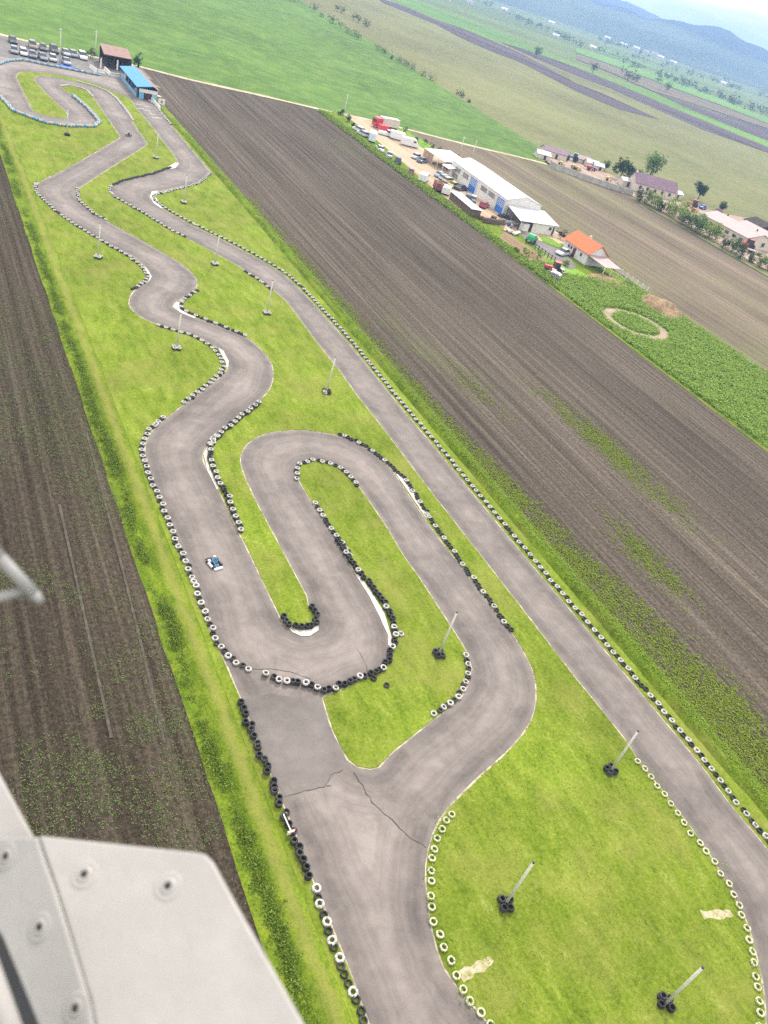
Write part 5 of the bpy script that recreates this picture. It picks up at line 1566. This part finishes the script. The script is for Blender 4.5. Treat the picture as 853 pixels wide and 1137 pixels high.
for y_ in (-7, 6):
    MB().tube((0.3, y_, 4.4), (0.3, y_, 5.2), 0.25, 0.25, 8).build('roof_vent', M['darkwood'], rf)
window(hs, (2, -hy - 0.03, 1.6), (1.6, 1.4), axis='y')
hs, hx, hy, rf = rect_house('side_stable', 240.5, 249, 165.0, 186, 2.6, 3.8, M['cream'], M['roofpink'], 'second lower pale roofed shed behind the stable', over=0.3)
MB().box((-hx - 0.03, 0, 1.1), (0.08, 2.2, 2.2)).build('door', M['darkwood'], hs)
p = T_ = G(640 + 848 / 4.0047, 140 + 525 / 4.0047)
t = empty('silo_tank', (p[0], p[1], 0), 0, 'white upright silo tank beside the stable at the right edge', 'silo')
MB().tube((0, 0, 0.4), (0, 0, 4.2), 1.7, 1.7, 20).build('tank', M['whitewall'], t, True)
MB().tube((0, 0, 4.2), (0, 0, 5.0), 1.7, 0.3, 20).build('tank_top', M['alu'], t)
for a in range(4):
    MB().tube((1.5 * math.cos(a * 1.57), 1.5 * math.sin(a * 1.57), 0), (1.5 * math.cos(a * 1.57), 1.5 * math.sin(a * 1.57), 0.5), .1, .1, 6).build('leg', M['alu'], t)
hs, hx, hy, rf = rect_house('dark_barn', 251, 262, 184, 192, 2.8, 4.2, M['darkwood'], M['darkwood'], 'dark open barn at the far right edge behind the stable', over=0.3, cat='barn')
MB().box((-hx - 0.03, 0, 1.2), (0.08, 3.2, 2.4)).build('door', M['blackframe'], hs)
for (x_, y_), w_, d_, h_, rm, lab in (((200, 205), 9, 5, 2.6, 'roofpurple', 'low shed with grey purple roof at the end of the gravel road'), ((470, 262), 6, 3, 2.0, 'roofpink', 'small pinkish shed behind the blue tractor'), ((560, 300), 5, 3, 2.0, 'roofgrey', 'small grey shed right of the pinkish shed'), ((622, 325), 4, 2.6, 1.9, 'roofgrey', 'smallest pale shed at the back of the farm yard'), ((95, 215), 5, 4, 2.0, 'roofgrey', 'low pale hut at the corner where the road ends')):
    p = WS(x_, y_)
    hs, hx, hy, rf = rect_house('farm_shed', p[0] - w_ / 2, p[0] + w_ / 2, p[1] - d_ / 2, p[1] + d_ / 2, h_ * 0.75, h_ * 1.2, M['cream'], M[rm], lab, 'x', 0.25, 'shed')
    hs.rotation_euler = (0, 0, -0.3)
    MB().box((0.5, -hy - 0.03, 0.75), (0.9, 0.06, 1.5)).build('door', M['darkwood'], hs)
for (x_, y_), w_, lab in (((210, 262), 5.0, 'greyish gabled garden shed in front of the two dark trees'), ((430, 318), 5.5, 'low cream annex at the right end of the purple roofed house')):
    p = TP(x_, y_)
    hs, hx, hy, rf = rect_house('farm_shed', p[0] - w_ / 2, p[0] + w_ / 2, p[1] - 1.6, p[1] + 1.6, 1.8, 2.6, M['cream'], M['roofgrey'], lab, 'x', 0.25, 'shed')
    MB().box((0.4, -hy - 0.03, 0.75), (0.9, 0.06, 1.5)).build('door', M['darkwood'], hs)
BLUE = plain('machine_blue', (0.10, 0.18, 0.36), 0.5, 0.4)
DKB = plain('machine_dark_blue', (0.03, 0.04, 0.09), 0.5, 0.4)
YEL = plain('machine_yellow', (0.45, 0.36, 0.14), 0.6, 0.3)
tractor(WS(385, 245), 0.8, BLUE, 'pale blue tractor at the back of the walled farm yard', 1.25)
tractor(WS(315, 235), 0.5, DKB, 'dark tractor left of the pale blue tractor', 0.9)
tractor(WS(280, 230), 0.5, DKB, 'smaller dark tractor near the purple grey shed', 0.8)
implement(WS(275, 285), 0.5, YEL, 'yellow implement behind the left end of the concrete wall', 1.0)
implement(WS(395, 318), 1.2, YEL, 'yellow implement behind the middle of the concrete wall', 1.1)
implement(WS(440, 335), 0.2, YEL, 'yellow green implement beside the middle of the concrete wall', 0.9)
implement(WS(720, 430), 0.7, YEL, 'yellow implement behind the right end of the concrete wall', 1.0)
implement(WS(540, 330), 1.0, RED, 'flat red implement in the middle of the walled yard', 1.2)
implement(WS(580, 335), 1.6, DKB, 'dark implement beside the flat red one in the walled yard', 0.9)
tractor(TP(510, 360), 1.0, RED, 'red tractor on the pinkish yard left of the blue car', 1.15)
implement(TP(520, 382), 0.4, RED, 'red implement in front of the red tractor on the pinkish yard', 1.0)
car(TP(560, 368), -1.2, (0.03, 0.09, 0.40), 'bright blue car behind the hedge row on the pinkish yard', kind='sedan')
car(TP(632, 385), -1.2, (0.25, 0.06, 0.06), 'dark red car behind the long stable', kind='hatch')
implement(TP(685, 500), 0.6, RED, 'large red implement in front of the stable wall', 1.5)
tractor(TP(752, 545), 1.2, RED, 'red machine near the right gable of the stable', 1.3)
p = TP(790, 568)
t = empty('flat_trailer', (p[0], p[1], 0), 0.9, 'pinkish flat trailer in front of the stable gable', 'trailer')
MB().box((0, 0, 0.8), (2.2, 5.0, 0.25)).build('bed', M['roofpink'], t)
for sy in (-1.4, 1.4):
    for sx in (-1, 1):
        MB().tube((sx * .8, sy, .4), (sx * 1.05, sy, .4), .4, .4, 10).build('wheel', M['rubber'], t)

# far village houses, tree belts
vil = [(612, 90, 0), (545, 8, 1), (150, 212, 2), (70, 212, 3), (140, 178, 4), (265, 225, 5), (350, 250, 6), (380, 262, 7)]
VSP = [((612, 27), 'roofwhite'), ((497, 1), 'roofwhite'), ((658, 54), 'roofwhite'), ((674, 44), 'roofwhite'), ((692, 51), 'roofgrey'), ((706, 55), 'roofwhite'), ((717, 59), 'roofpink'), ((726, 61), 'roofpink'), ((733, 65), 'roofwhite'), ((747, 71), 'roofwhite'), ((803, 94), 'roofwhite'), ((522, 4), 'roofpink'), ((560, 12), 'roofwhite'), ((617, 41), 'roofgrey')]
nm = ['white roofed farmhouse alone on the far plain', 'white building near the top edge of the photo on the far plain', 'white roofed house at the left end of the far tree belt', 'pale house at the foot of the wooded hills', 'grey roofed house at the foot of the wooded hills', 'white house left of the pink roofs of the far village', 'pink roofed house on the left of the far village', 'larger pink roofed house in the far village', 'white house right of the pink roofs of the far village', 'white house on the right outskirts of the far village', 'white building alone far right below the hills', 'pink roofed building among trees at the top edge', 'small white house left of the lone white farmhouse', 'grey roofed house within the far tree belt']
for ((u, v), rm), lab in zip(VSP, nm):
    p = G(u, v)
    dd = math.hypot(p[0], p[1])
    w_ = max(5, dd * 0.0034)
    hs, hx, hy, rf = rect_house('village_house', p[0] - w_, p[0] + w_, p[1] - w_ * .5, p[1] + w_ * .5, w_ * 0.5, w_ * 0.9, M['whitewall'], M[rm], lab, 'x', 0.5, 'house')
    hs.rotation_euler = (0, 0, -0.7)
    window(hs, (0, -hy - 0.1, w_ * 0.25), (w_ * 0.3, w_ * 0.2), axis='y')
belt = []
for u0, v0, u1, v1, n_, sp in ((640, 48, 853, 128, 230, 5), (560, 14, 650, 52, 90, 4), (690, 78, 853, 122, 60, 5), (700, 62, 853, 108, 90, 5), (640, 36, 720, 64, 40, 4), (520, 0, 570, 14, 30, 3)):
    for _ in range(n_):
        s_ = random.random()
        u, v = u0 + (u1 - u0) * s_, v0 + (v1 - v0) * s_ + random.gauss(0, sp * 0.35)
        if vnoise(np.array([u]), np.array([v]), 9, 51)[0] < 0.3:
            continue
        p = G(u, v)
        belt.append((p[0], p[1], math.hypot(p[0], p[1])))
belt = np.array(belt)
belt = belt[RNG.uniform(0, 1, len(belt)) < 0.62]
hh = np.clip(belt[:, 2] * 0.003, 3, 10) * RNG.uniform(0.6, 1.3, len(belt))
tag(leaf_cloud('tree_belt', np.c_[belt[:, :2], hh * 0.6], hh * 0.55, 14, M['leafdark'], spread=hh * 0.45), 'dark belts of trees crossing the far plain', 'trees', kind='stuff')
for (u, v), lab in (((658, 81), 'dark lone tree on the middle dark field strip'), ((704.5, 93), 'dark lone tree on the green strip between dark fields'), ((740, 102), 'dark lone tree at the tip of the right dark field'), ((595, 64), 'dark lone tree at the left end of the lower dark field'), ((696, 91), 'smaller lone tree left of the green strip tree')):
    tree('lone_tree', G(u, v), 9, 7, M['leafdark'], lab, n=80)

# ------------------------------------------------------------------ hills
t = NT('hill_forest', 0.95, 0.02)
pz = t.pos()
sz_ = t.n('ShaderNodeSeparateXYZ')
t.l(t.n('ShaderNodeNewGeometry').outputs['Position'], sz_.inputs[0])
forest = t.ramp(t.noise(pz, 0.006, 6, 0.7), [(0.3, (0.015, 0.026, 0.022)), (0.7, (0.035, 0.055, 0.04))])
mead = t.ramp(t.noise(pz, 0.0022, 5, 0.6), [(0.35, (0.04, 0.07, 0.03)), (0.65, (0.11, 0.145, 0.065))])
low = t.math('ADD', sz_.outputs[2], t.math('MULTIPLY', t.noise(pz, 0.0016, 4, 0.6), -130.0))
hill_m = t.col(t.mix(t.ramp(t.math('MULTIPLY', low, 0.02), [(0.0, 0.8), (0.35, 0.0)]), forest, mead))


def hills(name, ridge, r_base, r_top, r_back, seed):
    """ridge traced against the sky gives bearing and elevation; the hill itself has its own distance and depth"""
    az, el = [], []
    for u, v in ridge:
        d = FW + RT * ((u - PCX) / FPX) - UP * ((v - PCY) / FPX)
        az.append(math.atan2(d[0], d[1]))
        el.append(d[2] / math.hypot(d[0], d[1]))
    o_ = np.argsort(az)
    az, el = np.array(az)[o_], np.array(el)[o_]
    A = np.linspace(az[0] - 0.25, az[-1] + 0.5, 220)
    E = np.interp(A, az, el)
    T = np.linspace(0, 1, 46)
    V = []
    for ti in T:
        if ti < 0.7:
            r_ = r_base + (r_top - r_base) * ti / 0.7
            k_ = (ti / 0.7)
            k_ = k_ * k_ * (3 - 2 * k_) * 0.75 + 0.25 * k_
        else:
            r_ = r_top + (r_back - r_top) * (ti - 0.7) / 0.3
            k_ = 1 - ((ti - 0.7) / 0.3) ** 1.5
        H_ = 45 + E * r_top
        x_, y_ = r_ * np.sin(A), r_ * np.cos(A)
        rough = (vnoise(x_, y_, 480, seed) - 0.5) * 0.55 + (vnoise(x_, y_, 180, seed + 1) - 0.5) * 0.28 + (vnoise(x_, y_, 90, seed + 2) - .5) * .1
        edge = k_ * (1 - k_) * 4
        z_ = H_ * (k_ + rough * edge * 0.7) + (vnoise(x_, y_, 60, seed + 3) - .5) * 14 * k_
        V.append(np.c_[x_, y_, z_ - 3.0])
    V = np.concatenate(V)
    k_ = len(A)
    i0 = np.arange((len(T) - 1) * k_).reshape(-1, k_)[:, :-1].ravel()
    o = np_mesh(name, V, np.c_[i0, i0 + 1, i0 + k_ + 1, i0 + k_], hill_m, smooth=True)
    return tag(o, kind='structure')


MS = lambda x_, y_: (640 + x_ / 4.0047, y_ / 4.0047)
hills('wooded_hill', [(560, -32), (600, -18), (640, -10), MS(80, 0), MS(180, 28), MS(250, 52), MS(300, 83), MS(380, 82), MS(440, 92), MS(500, 106), MS(560, 110), MS(600, 112), MS(640, 121), MS(680, 135), MS(760, 180), MS(853, 225), (900, 80), (960, 112)], 2700, 3700, 4500, 61)
hills('far_mountain', [(560, -70), (620, -40), (680, -8), MS(200, 0), MS(240, 12), MS(280, 33), MS(340, 58), MS(380, 80), MS(440, 100), (790, 42), (853, 78), (900, 100)], 4700, 5200, 5800, 71)

# ------------------------------------------------------------------ karts and drivers


def skin_person(name, loc, rz, joints, edges, radii, mat, label):
    me = bpy.data.meshes.new(name)
    me.from_pydata(joints, edges, [])
    o = bpy.data.objects.new(name, me)
    COL.objects.link(o)
    md = o.modifiers.new('skin', 'SKIN')
    sv = me.skin_vertices[0].data if me.skin_vertices else None
    if sv is None:
        bm = bmesh.new()
        bm.from_mesh(me)
        bm.verts.layers.skin.verify()
        bm.to_mesh(me)
        bm.free()
        sv = me.skin_vertices[0].data
    for i_, r_ in enumerate(radii):
        sv[i_].radius = (r_, r_)
        sv[i_].use_root = (i_ == 0)
    md.use_smooth_shade = True
    s2 = o.modifiers.new('sub', 'SUBSURF')
    s2.levels = s2.render_levels = 1
    me.materials.append(mat)
    o.location = loc
    o.rotation_euler = (0, 0, rz)
    return tag(o, label, 'person')


def kart(loc, rz, podm, label, plabel, suit, helm):
    x_, y_ = loc[:2]
    z0 = 0.012
    t = empty('racing_kart', (x_, y_, z0), rz, label, 'kart', 'karts on the track')
    t.scale = (0.76, 0.76, 0.76)
    f = MB()
    for sx in (-1, 1):
        f.tube((sx * 0.33, -0.75, 0.1), (sx * 0.33, 0.75, 0.1), 0.025, 0.025, 6)
    for yy in (-0.6, 0.0, 0.6):
        f.tube((-0.5, yy, 0.1), (0.5, yy, 0.1), 0.025, 0.025, 6)
    f.box((0, 0.15, 0.08), (0.64, 1.2, 0.02))
    f.build('frame', M['blackframe'], t)
    MB().add([(-0.62, 0.72, .06), (0.62, 0.72, .06), (0.5, 1.02, .06), (-0.5, 1.02, .06), (-.55, .75, .26), (.55, .75, .26), (.42, .98, .22), (-.42, .98, .22)], [(0, 3, 2, 1), (4, 5, 6, 7), (0, 1, 5, 4), (1, 2, 6, 5), (2, 3, 7, 6), (3, 0, 4, 7)]).build('nose_fairing', podm, t, bevel=.03)
    for sx in (-1, 1):
        MB().box((sx * 0.6, 0.02, 0.18), (0.26, 0.95, 0.22), 0, 0.8).build('side_pod', podm if sx > 0 else M['blackframe'], t, bevel=.03)
    MB().box((0, -0.98, 0.2), (1.3, 0.08, 0.16)).build('rear_bumper', M['blackframe'], t, bevel=.02)
    MB().box((0.45, -0.45, 0.28), (0.28, 0.36, 0.3)).build('engine', M['alu'], t)
    MB().extr([(-.5, .12), (-.62, .62), (-.54, .62), (-.40, .2), (.0, .18), (.0, .1)], -.22, .22).build('seat', M['blackframe'], t)
    MB().add([(.13, .42, .38), (.16, .42, .38), (.16, .5, .3), (.13, .5, .3), (.15, .43, .2), (.13, .43, .2), (.13, .5, .2), (.16, .5, .2)], [(0, 1, 2, 3), (4, 5, 6, 7), (0, 1, 4, 5), (2, 3, 6, 7)])
    st = tyre_mesh('steering_wheel', M['rubber'], 0.17, 0.03, 14)
    so = bpy.data.objects.new('steering_wheel', bpy.data.meshes.new('steering_wheel'))
    vs, fs = [], []
    for i_ in range(16):
        a = 2 * math.pi * i_ / 16
        for j_ in range(6):
            b_ = 2 * math.pi * j_ / 6
            vs.append(((0.15 + 0.02 * math.cos(b_)) * math.cos(a), (0.15 + 0.02 * math.cos(b_)) * math.sin(a), 0.02 * math.sin(b_)))
    for i_ in range(16):
        for j_ in range(6):
            fs.append((i_ * 6 + j_, ((i_ + 1) % 16) * 6 + j_, ((i_ + 1) % 16) * 6 + (j_ + 1) % 6, i_ * 6 + (j_ + 1) % 6))
    so.data.from_pydata(vs, [], fs)
    so.data.materials.append(M['rubber'])
    COL.objects.link(so)
    so.parent = t
    so.location = (0, 0.25, 0.5)
    so.rotation_euler = (-0.9, 0, 0)
    for sy, w_, r_ in ((0.55, .13, .13), (-0.62, .2, .14)):
        for sx in (-1, 1):
            MB().tube((sx * 0.52, sy, r_), (sx * (0.52 + w_), sy, r_), r_, r_, 14).build('wheel', M['rubber'], t)
    J = [(0, -.3, .28), (0, -.38, .5), (0, -.40, .68), (0, -.36, .80), (0, -.33, .88), (-.2, -.38, .68), (-.27, -.14, .52), (-.15, .18, .52), (.2, -.38, .68), (.27, -.14, .52), (.15, .18, .52), (-.1, -.28, .26), (-.17, .15, .40), (-.13, .6, .18), (-.13, .7, .24), (.1, -.28, .26), (.17, .15, .40), (.13, .6, .18), (.13, .7, .24)]
    Ed = [(0, 1), (1, 2), (2, 3), (3, 4), (2, 5), (5, 6), (6, 7), (2, 8), (8, 9), (9, 10), (0, 11), (11, 12), (12, 13), (13, 14), (0, 15), (15, 16), (16, 17), (17, 18)]
    rd = [.15, .15, .15, .06, .07, .07, .05, .04, .07, .05, .04, .09, .075, .05, .045, .09, .075, .05, .045]
    pe = skin_person('person', (x_, y_, z0), rz, J, Ed, rd, suit, plabel)
    pe.scale = (0.76, 0.76, 0.76)
    bm = bmesh.new()
    bmesh.ops.create_uvsphere(bm, u_segments=18, v_segments=12, radius=0.145)
    for v in bm.verts:
        v.co.y *= 1.12
        v.co += Vector((0, -.31, .95))
    me = bpy.data.meshes.new('helmet')
    bm.to_mesh(me)
    bm.free()
    me.materials.append(helm)
    me.shade_smooth()
    ho = bpy.data.objects.new('helmet', me)
    COL.objects.link(ho)
    ho.parent = pe
    MB().extr([(-.20, .93), (-.145, .93), (-.135, .99), (-.185, 1.0)], -.09, .09).build('visor', M['glass'], pe)
    MB().box((0, -.17, .95), (.2, .04, .07)).build('visor_shade', M['blackframe'], ho)
    return t


LBL = plain('suit_light_blue', (0.10, 0.30, 0.46), 0.8, 0.1, 0.25, 8)
WHP = plain('fairing_white', (0.6, 0.6, 0.62), 0.4, 0.4, 0.1, 2)
a, b_ = np.array(G(231, 618)[:2]), np.array(G(246, 636)[:2])
kart(G(238.5, 627), math.atan2(b_[1] - a[1], b_[0] - a[0]) - math.pi / 2, WHP, 'black and white kart driving down the left lane', 'person in light blue suit and white helmet driving the near kart', LBL, WHP)
kart(G(142.5, 151), 2.6, plain('fairing_dark', (0.10, 0.07, 0.07), 0.5), 'dark kart far up the track near the sharp bend', 'person in dark suit driving the far kart', plain('suit_dark', (0.05, 0.05, 0.08), 0.8), WHP)

# small red and white gate rail in the left row
p = G(317.5, 918)
t = empty('barrier_rail', (p[0], p[1], 0.03), 0.0, 'thin white and red rail lying across the black tyre row', 'rail')
a, b_ = np.array(G(314, 905)[:2]), np.array(G(322.5, 924)[:2])
an = math.atan2(b_[1] - a[1], b_[0] - a[0])
d_ = (b_ - a) / 2
MB().tube((-d_[0], -d_[1], .42), (d_[0], d_[1], .42), .045, .045, 8).build('rail_bar', M['whitewall'], t)
MB().box((d_[0], d_[1], .3), (.45, .12, .3), an + 1.57).build('end_bracket', M['cream'], t)
MB().box((d_[0] + .35, d_[1] + .15, .2), (.2, .14, .25), an).build('red_marker', plain('marker_red', (.5, .06, .06), .6), t)

# ------------------------------------------------------------------ the aircraft beside the camera
SKIN = NT('aircraft_skin', 0.34, 0.5)
pz = SKIN.pos(obj=True)
sp_ = SKIN.noise(pz, 260, 3, 0.6)
c_ = SKIN.ramp(SKIN.noise(pz, 9, 5, 0.6), [(0.3, (0.26, 0.245, 0.232)), (0.7, (0.315, 0.298, 0.283))])
c_ = SKIN.mix(SKIN.ramp(sp_, [(0.68, 0.0), (0.74, 0.5)]), c_, (0.42, 0.41, 0.39))
scr = SKIN.noise(SKIN.pos(160, 9, 40, 0.5, obj=True), 1.0, 4, 0.7)
c_ = SKIN.mix(SKIN.ramp(scr, [(0.60, 0.0), (0.72, 0.30)]), c_, (0.20, 0.19, 0.18))
c_ = SKIN.mix(SKIN.ramp(SKIN.noise(pz, 16, 6, 0.75), [(0.52, 0.0), (0.75, 0.35)]), c_, (0.21, 0.195, 0.175))
SKIN.bump(SKIN.noise(pz, 24, 4, 0.6), 0.10, 0.01)
SKINM = SKIN.col(c_)


def plate(name, px, thick, parent, mat=SKINM, loc=None, bev=0.004):
    """flat sheet with real thickness; px = (u, v, depth)"""
    P_ = [NEAR(*q) for q in px]
    c = np.mean(P_, axis=0)
    n_ = np.zeros(3)
    for i_ in range(1, len(P_) - 1):
        n_ += np.cross(P_[i_] - P_[0], P_[i_ + 1] - P_[0])
    n_ /= np.linalg.norm(n_)
    if n_ @ (EYE - c) < 0:
        n_ = -n_
    mbx = MB()
    k_ = len(P_)
    o_ = loc if loc is not None else np.zeros(3)
    mbx.add([p - o_ for p in P_] + [p - n_ * thick - o_ for p in P_], [tuple(range(k_)), tuple(range(2 * k_ - 1, k_ - 1, -1))] + [(i_, (i_ + 1) % k_, k_ + (i_ + 1) % k_, k_ + i_) for i_ in range(k_)])
    ob = mbx.build(name, mat, parent, bevel=bev)
    return ob, n_


loc = NEAR(120, 1100, 0.8)
air = empty('aircraft_fairing', tuple(loc), 0.0, 'pale grey riveted metal fairing of the aircraft in the lower left corner', 'aircraft part')


N1 = -FW * 0.72 + UP * 0.60 - RT * 0.10
N1 /= np.linalg.norm(N1)
A1 = NEAR(150, 1050, 0.78)


def on_plane(u, v, p0, n_):
    d = FW + RT * ((u - PCX) / FPX) - UP * ((v - PCY) / FPX)
    return EYE + d * (((p0 - EYE) @ n_) / (d @ n_))


def sheet_metal(name, uv, p0, n_, thick, mat=SKINM, bev=0.003):
    P_ = [on_plane(u, v, p0, n_) for u, v in uv]
    k_ = len(P_)
    mbx = MB().add([p - loc for p in P_] + [p - n_ * thick - loc for p in P_], [tuple(range(k_)), tuple(range(2 * k_ - 1, k_ - 1, -1))] + [(i_, (i_ + 1) % k_, k_ + (i_ + 1) % k_, k_ + i_) for i_ in range(k_)])
    return mbx.build(name, mat, air, bevel=bev)


main = [(42, 927), (130, 936.5), (216, 945.5), (228, 948), (237, 957), (262, 1003), (300, 1070), (337.6, 1137), (400, 1250), (420, 1290), (150, 1330), (118, 1200), (100, 1110), (82, 1050), (62, 985), (50, 950)]
sheet_metal('skin_panel', main, A1, N1, 0.006)
# the web bends back along the fold line
q0, q1 = on_plane(45, 935, A1, N1), on_plane(118, 1200, A1, N1)
q2 = NEAR(0, 1050, float((on_plane(0, 1050, A1, N1) - EYE) @ FW) + 0.022)
N2 = np.cross(q1 - q0, q2 - q0)
N2 /= np.linalg.norm(N2)
if N2 @ (EYE - q0) < 0:
    N2 = -N2
web = [(41, 929), (48, 951), (60, 986), (80, 1051), (98, 1111), (116, 1201), (146, 1330), (60, 1330), (44, 1145), (22, 1090), (2, 1042), (-25, 1000), (-10, 930)]
sheet_metal('web_panel', web, q0, N2, 0.006)
upper = [(-120, 700), (-5, 852), (10, 880), (36, 928), (20, 990), (-60, 1010), (-160, 900)]
sheet_metal('upper_panel', upper, A1 + FW * 0.05, N1, 0.008)
slot = [(-60, 960), (8, 1035), (30, 1080), (52, 1140), (80, 1230), (40, 1300), (-60, 1200)]
sheet_metal('slot_shade_sheet', slot, q0 + FW * 0.035, N2, 0.004, M['blackframe'])  # black sheet stands in for the shade inside the open slot
a = NEAR(-60, 950, 0.72) - loc
b_ = NEAR(62, 1290, 0.66) - loc
MB().tube(a, b_, 0.011, 0.011, 16).build('strut_tube', SKINM, air, True)
HOLE = plain('rivet_hole', (0.02, 0.02, 0.02), 0.6)
for u, v, isweb in ((93.8, 971, 0), (186.6, 984, 0), (7, 951, 1), (44.5, 1029.6, 1), (84.4, 1119.6, 1)):
    nn, p0 = (N2, q0) if isweb else (N1, A1)
    c0 = on_plane(u, v, p0, nn) - loc
    fx = np.cross(nn, UP)
    fx /= np.linalg.norm(fx)
    fy = np.cross(nn, fx)
    # shallow dimple with a hollow rivet head
    vs, fs = [], []
    prof = [(0.0150, 0.0002), (0.0130, 0.0012), (0.0110, 0.0012), (0.0085, 0.0004), (0.0078, 0.0016), (0.0055, 0.0020), (0.0040, 0.0016)]
    for i_ in range(24):
        an = 2 * math.pi * i_ / 24
        for r_, z_ in prof:
            vs.append(c0 + fx * r_ * math.cos(an) + fy * r_ * math.sin(an) + nn * z_)
    k_ = len(prof)
    for i_ in range(24):
        for j_ in range(k_ - 1):
            fs.append((i_ * k_ + j_, ((i_ + 1) % 24) * k_ + j_, ((i_ + 1) % 24) * k_ + j_ + 1, i_ * k_ + j_ + 1))
    rv = MB().add(vs, fs).build('rivet', SKINM, air, True)
    MB().tube(c0 + nn * 0.0004, c0 + nn * 0.0014, 0.0043, 0.0043, 16).build('rivet_core', HOLE, rv)
# window reflection at the left edge, modelled as a solid grey rod
pl_ = NEAR(0, 640, 0.7)
pr_ = empty('reflection_rod', tuple(pl_), 0.0, 'window reflection at the left edge shaped as a pale grey rod with side arm', 'aircraft part')
REFL = plain('reflection_grey', (0.23, 0.225, 0.22), 0.5, 0.4, 0.1, 8)
pp = [NEAR(-70, 545, 0.68) - pl_, NEAR(0, 619, 0.69) - pl_, NEAR(38, 660, 0.70) - pl_, NEAR(46, 669, 0.70) - pl_]
mbx = MB()
mbx.tube(pp[0], pp[1], 0.005, 0.0055, 14).tube(pp[1], pp[2], 0.0055, 0.0055, 14).tube(pp[2], pp[3], 0.0055, 0.003, 14)
mbx.build('rod', REFL, pr_, True)
MB().tube(NEAR(-50, 678, 0.69) - pl_, NEAR(26, 656, 0.70) - pl_, 0.0045, 0.004, 12).build('side_arm', REFL, pr_, True)

# ------------------------------------------------------------------ haze, light, sky, camera
tops = [max((o.matrix_world @ Vector(c)).z for c in o.bound_box) for o in COL.objects if o.name in ('wooded_hill', 'far_mountain')]
ht = max(tops) + 8
mbx = MB().box((1750, 2450, (ht - 4.5) / 2), (10600, 8000, ht + 4.5))
hz = mbx.build('haze', bpy.data.materials.new('haze'))
hm = hz.data.materials[0]
hm.use_nodes = True
hm.node_tree.nodes.clear()
out = hm.node_tree.nodes.new('ShaderNodeOutputMaterial')
pv = hm.node_tree.nodes.new('ShaderNodeVolumePrincipled')
pv.inputs['Color'].default_value = (0.38, 0.585, 0.98, 1)
pv.inputs['Density'].default_value = 0.00028
pv.inputs['Anisotropy'].default_value = 0.2
hm.node_tree.links.new(pv.outputs[0], out.inputs['Volume'])
tag(hz, 'pale air haze over the plain', 'haze', kind='stuff')

SUN_AZ, SUN_EL = R(38), R(48)      # bearing from +y towards +x
w = bpy.data.worlds.new('World')
scene.world = w
w.use_nodes = True
wt = w.node_tree
bg = wt.nodes['Background']
sky = wt.nodes.new('ShaderNodeTexSky')
sky.sky_type = 'NISHITA'
sky.sun_disc = False
sky.sun_elevation = SUN_EL
sky.sun_rotation = SUN_AZ
sky.air_density = 1.0
sky.dust_density = 3.0
tc = wt.nodes.new('ShaderNodeTexCoord')
mp = wt.nodes.new('ShaderNodeMapping')
mp.inputs['Scale'].default_value = (2.0, 2.0, 9.0)
wt.links.new(tc.outputs['Generated'], mp.inputs['Vector'])
nz = wt.nodes.new('ShaderNodeTexNoise')
nz.inputs['Scale'].default_value = 1.6
nz.inputs['Detail'].default_value = 7
nz.inputs['Roughness'].default_value = 0.6
wt.links.new(mp.outputs[0], nz.inputs['Vector'])
cr = wt.nodes.new('ShaderNodeValToRGB')
cr.color_ramp.elements[0].position = 0.40
cr.color_ramp.elements[0].color = (8.2, 8.0, 8.3, 1)
cr.color_ramp.elements[1].position = 0.58
cr.color_ramp.elements[1].color = (16.0, 15.5, 14.3, 1)
wt.links.new(nz.outputs['Fac'], cr.inputs['Fac'])
mx = wt.nodes.new('ShaderNodeMix')
mx.data_type = 'RGBA'
mx.inputs[0].default_value = 0.94
wt.links.new(sky.outputs[0], mx.inputs[6])
wt.links.new(cr.outputs[0], mx.inputs[7])
wt.links.new(mx.outputs[2], bg.inputs['Color'])
bg.inputs['Strength'].default_value = 0.07
sl = bpy.data.lights.new('sun', 'SUN')
sl.energy = 1.7
sl.angle = R(13)
sl.color = (1.0, 0.95, 0.87)
so = bpy.data.objects.new('sun', sl)
COL.objects.link(so)
sd = Vector((math.sin(SUN_AZ) * math.cos(SUN_EL), math.cos(SUN_AZ) * math.cos(SUN_EL), math.sin(SUN_EL)))
so.rotation_euler = sd.to_track_quat('Z', 'Y').to_euler()
so.location = (0, 0, 300)

cam = bpy.data.cameras.new('camera')
co = bpy.data.objects.new('camera', cam)
COL.objects.link(co)
mw = Matrix(((RT[0], UP[0], -FW[0], 0), (RT[1], UP[1], -FW[1], 0), (RT[2], UP[2], -FW[2], 45.0), (0, 0, 0, 1)))
co.matrix_world = mw
cam.sensor_fit = 'VERTICAL'
cam.sensor_height = 36
cam.sensor_width = 36
cam.lens = FPX / 1137 * 36
cam.clip_start = 0.05
cam.clip_end = 30000
cam.dof.use_dof = True
cam.dof.focus_distance = 90
cam.dof.aperture_fstop = 4.8
scene.camera = co

scene.view_settings.view_transform = 'Standard'
scene.view_settings.look = 'None'
scene.view_settings.gamma = 1
scene.view_settings.exposure = 1.42
scene.render.engine = 'CYCLES'
scene.cycles.use_denoising = False
scene.cycles.max_bounces = 5
scene.cycles.diffuse_bounces = 2
scene.cycles.glossy_bounces = 2
scene.cycles.transmission_bounces = 2
scene.cycles.transparent_max_bounces = 4
scene.cycles.volume_bounces = 0
